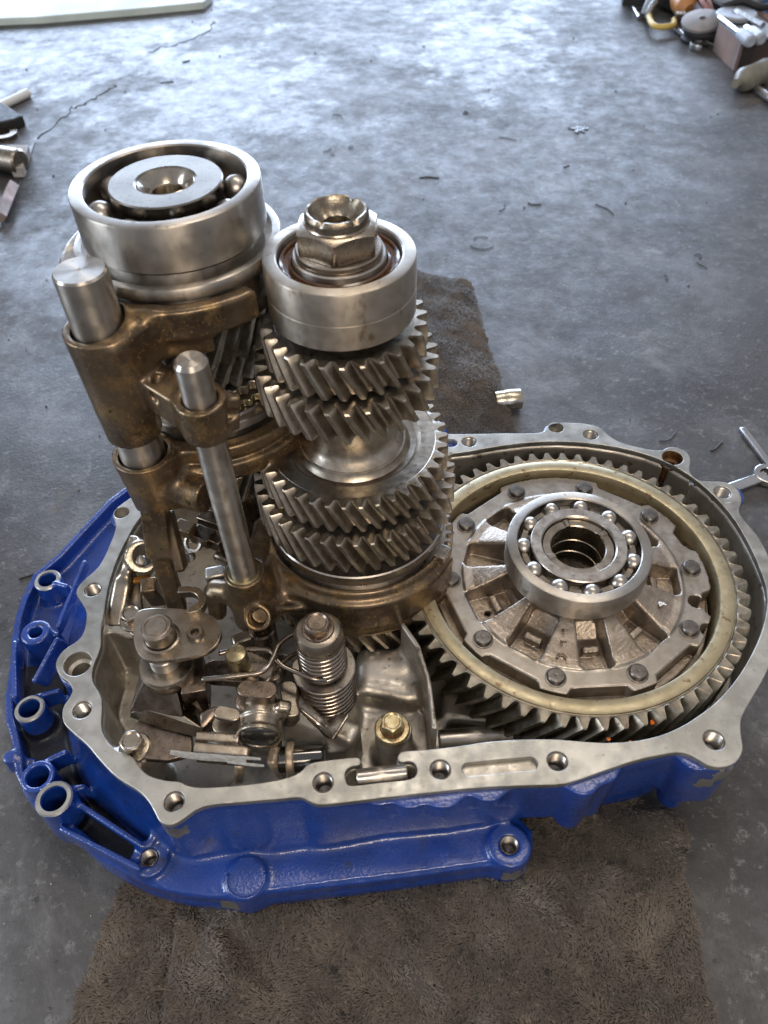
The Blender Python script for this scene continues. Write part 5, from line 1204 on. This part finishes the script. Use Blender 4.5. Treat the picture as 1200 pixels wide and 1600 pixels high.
t = thing('oil_can', 'dirty olive plastic bottle lying in front of the rusty box', 'bottle', W(1172, 122, FZ))
V_, F_q = lathe([(8, 0), (15, 3), (16, 10), (15, 34), (16, 58), (12, 64), (6, 70), (6, 80)], W(1200, 108, FZ + 16), axis=(W(1155, 128, FZ) - W(1200, 108, FZ)) / 50., seg=28); mk('bottle_body', V_, F_q, mat('dirty_olive_plastic', (.16, .155, .12), (.22, .21, .17), .05, 0, .35, .5, .1), t, ang=40)
V_, F_q = rcyl(W(1158, 128, FZ + 7), (-.9, -.5, 0), 5, 12); mk('bottle_cap', V_, F_q, chrome, t)
# clutter on the left edge
a, b = W(0, 166, FZ + 6), W(44, 145, FZ + 6); mk2('white_tube', 'short white tube lying at the left edge near the top', 'tube', tube([a - (b - a) * .5, b], 6, 16), mat('white_plastic', (.75, .76, .74), None, r1=.35), (a + b) / 2)
p = W(8, 185, FZ + 8); mk2('black_bracket', 'black wedge shaped bracket at the left edge, under the white tube', 'bracket', prism(polyW([(-40, 160), (4, 160), (22, 172), (36, 180), (22, 186), (-40, 198)], FZ + 14), FZ, FZ + 14), rubber, p, 2)
p = W(8, 214, FZ); mk2('bearing_ring', 'small dark ring on the floor at the left edge', 'ring', lathe([(9, 0), (18, 0), (18, 6), (9, 6)], p, seg=32, closed=True), darksteel, p)
pb = [(-60, 222), (30, 226), (54, 222), (30, 290), (4, 352), (-60, 420)]
V_, F_q = prism(polyW(pb, FZ + 1.5), FZ - .5, FZ + 1.5); o = mk('drip_tray', V_, F_q, mat('black_tray', (.02, .02, .022), (.035, .033, .03), .02, .2, .3, .6, .05), None, ori=W(10, 280, FZ), bevel=.5); tag(o, 'flat black tray edge running down the left side of the photo', 'tray')
a, b = W(48, 240, FZ + 8), W(4, 345, FZ + 8); 
V_, F_q = prism([W2(10, 226, FZ + 14), W2(44, 226, FZ + 14), W2(34, 262, FZ + 14), W2(16, 262, FZ + 14)], FZ + 1.5, FZ + 14); mk2('wood_block', 'pale wooden block on the black tray at the left edge', 'block', (V_, F_q), mat('pale_wood', (.33, .30, .27), (.25, .22, .19), .03, 0, .6, .7, .1), W(28, 245, FZ), 1)
a, b = W(-20, 244, FZ + 16), W(14, 250, FZ + 16); mk2('chrome_can', 'shiny metal canister lying at the left edge of the photo', 'canister', rcyl(a, b - a, 15, 52, 2, 40), midsteel, (a + b) / 2)
a, b = W(20, 290, FZ + 8), W(0, 340, FZ + 8); mk2('brown_batten', 'brown wooden batten on the black tray, below the wood block', 'batten', tube([a, b], 8, 4), rust, (a + b) / 2, 1)
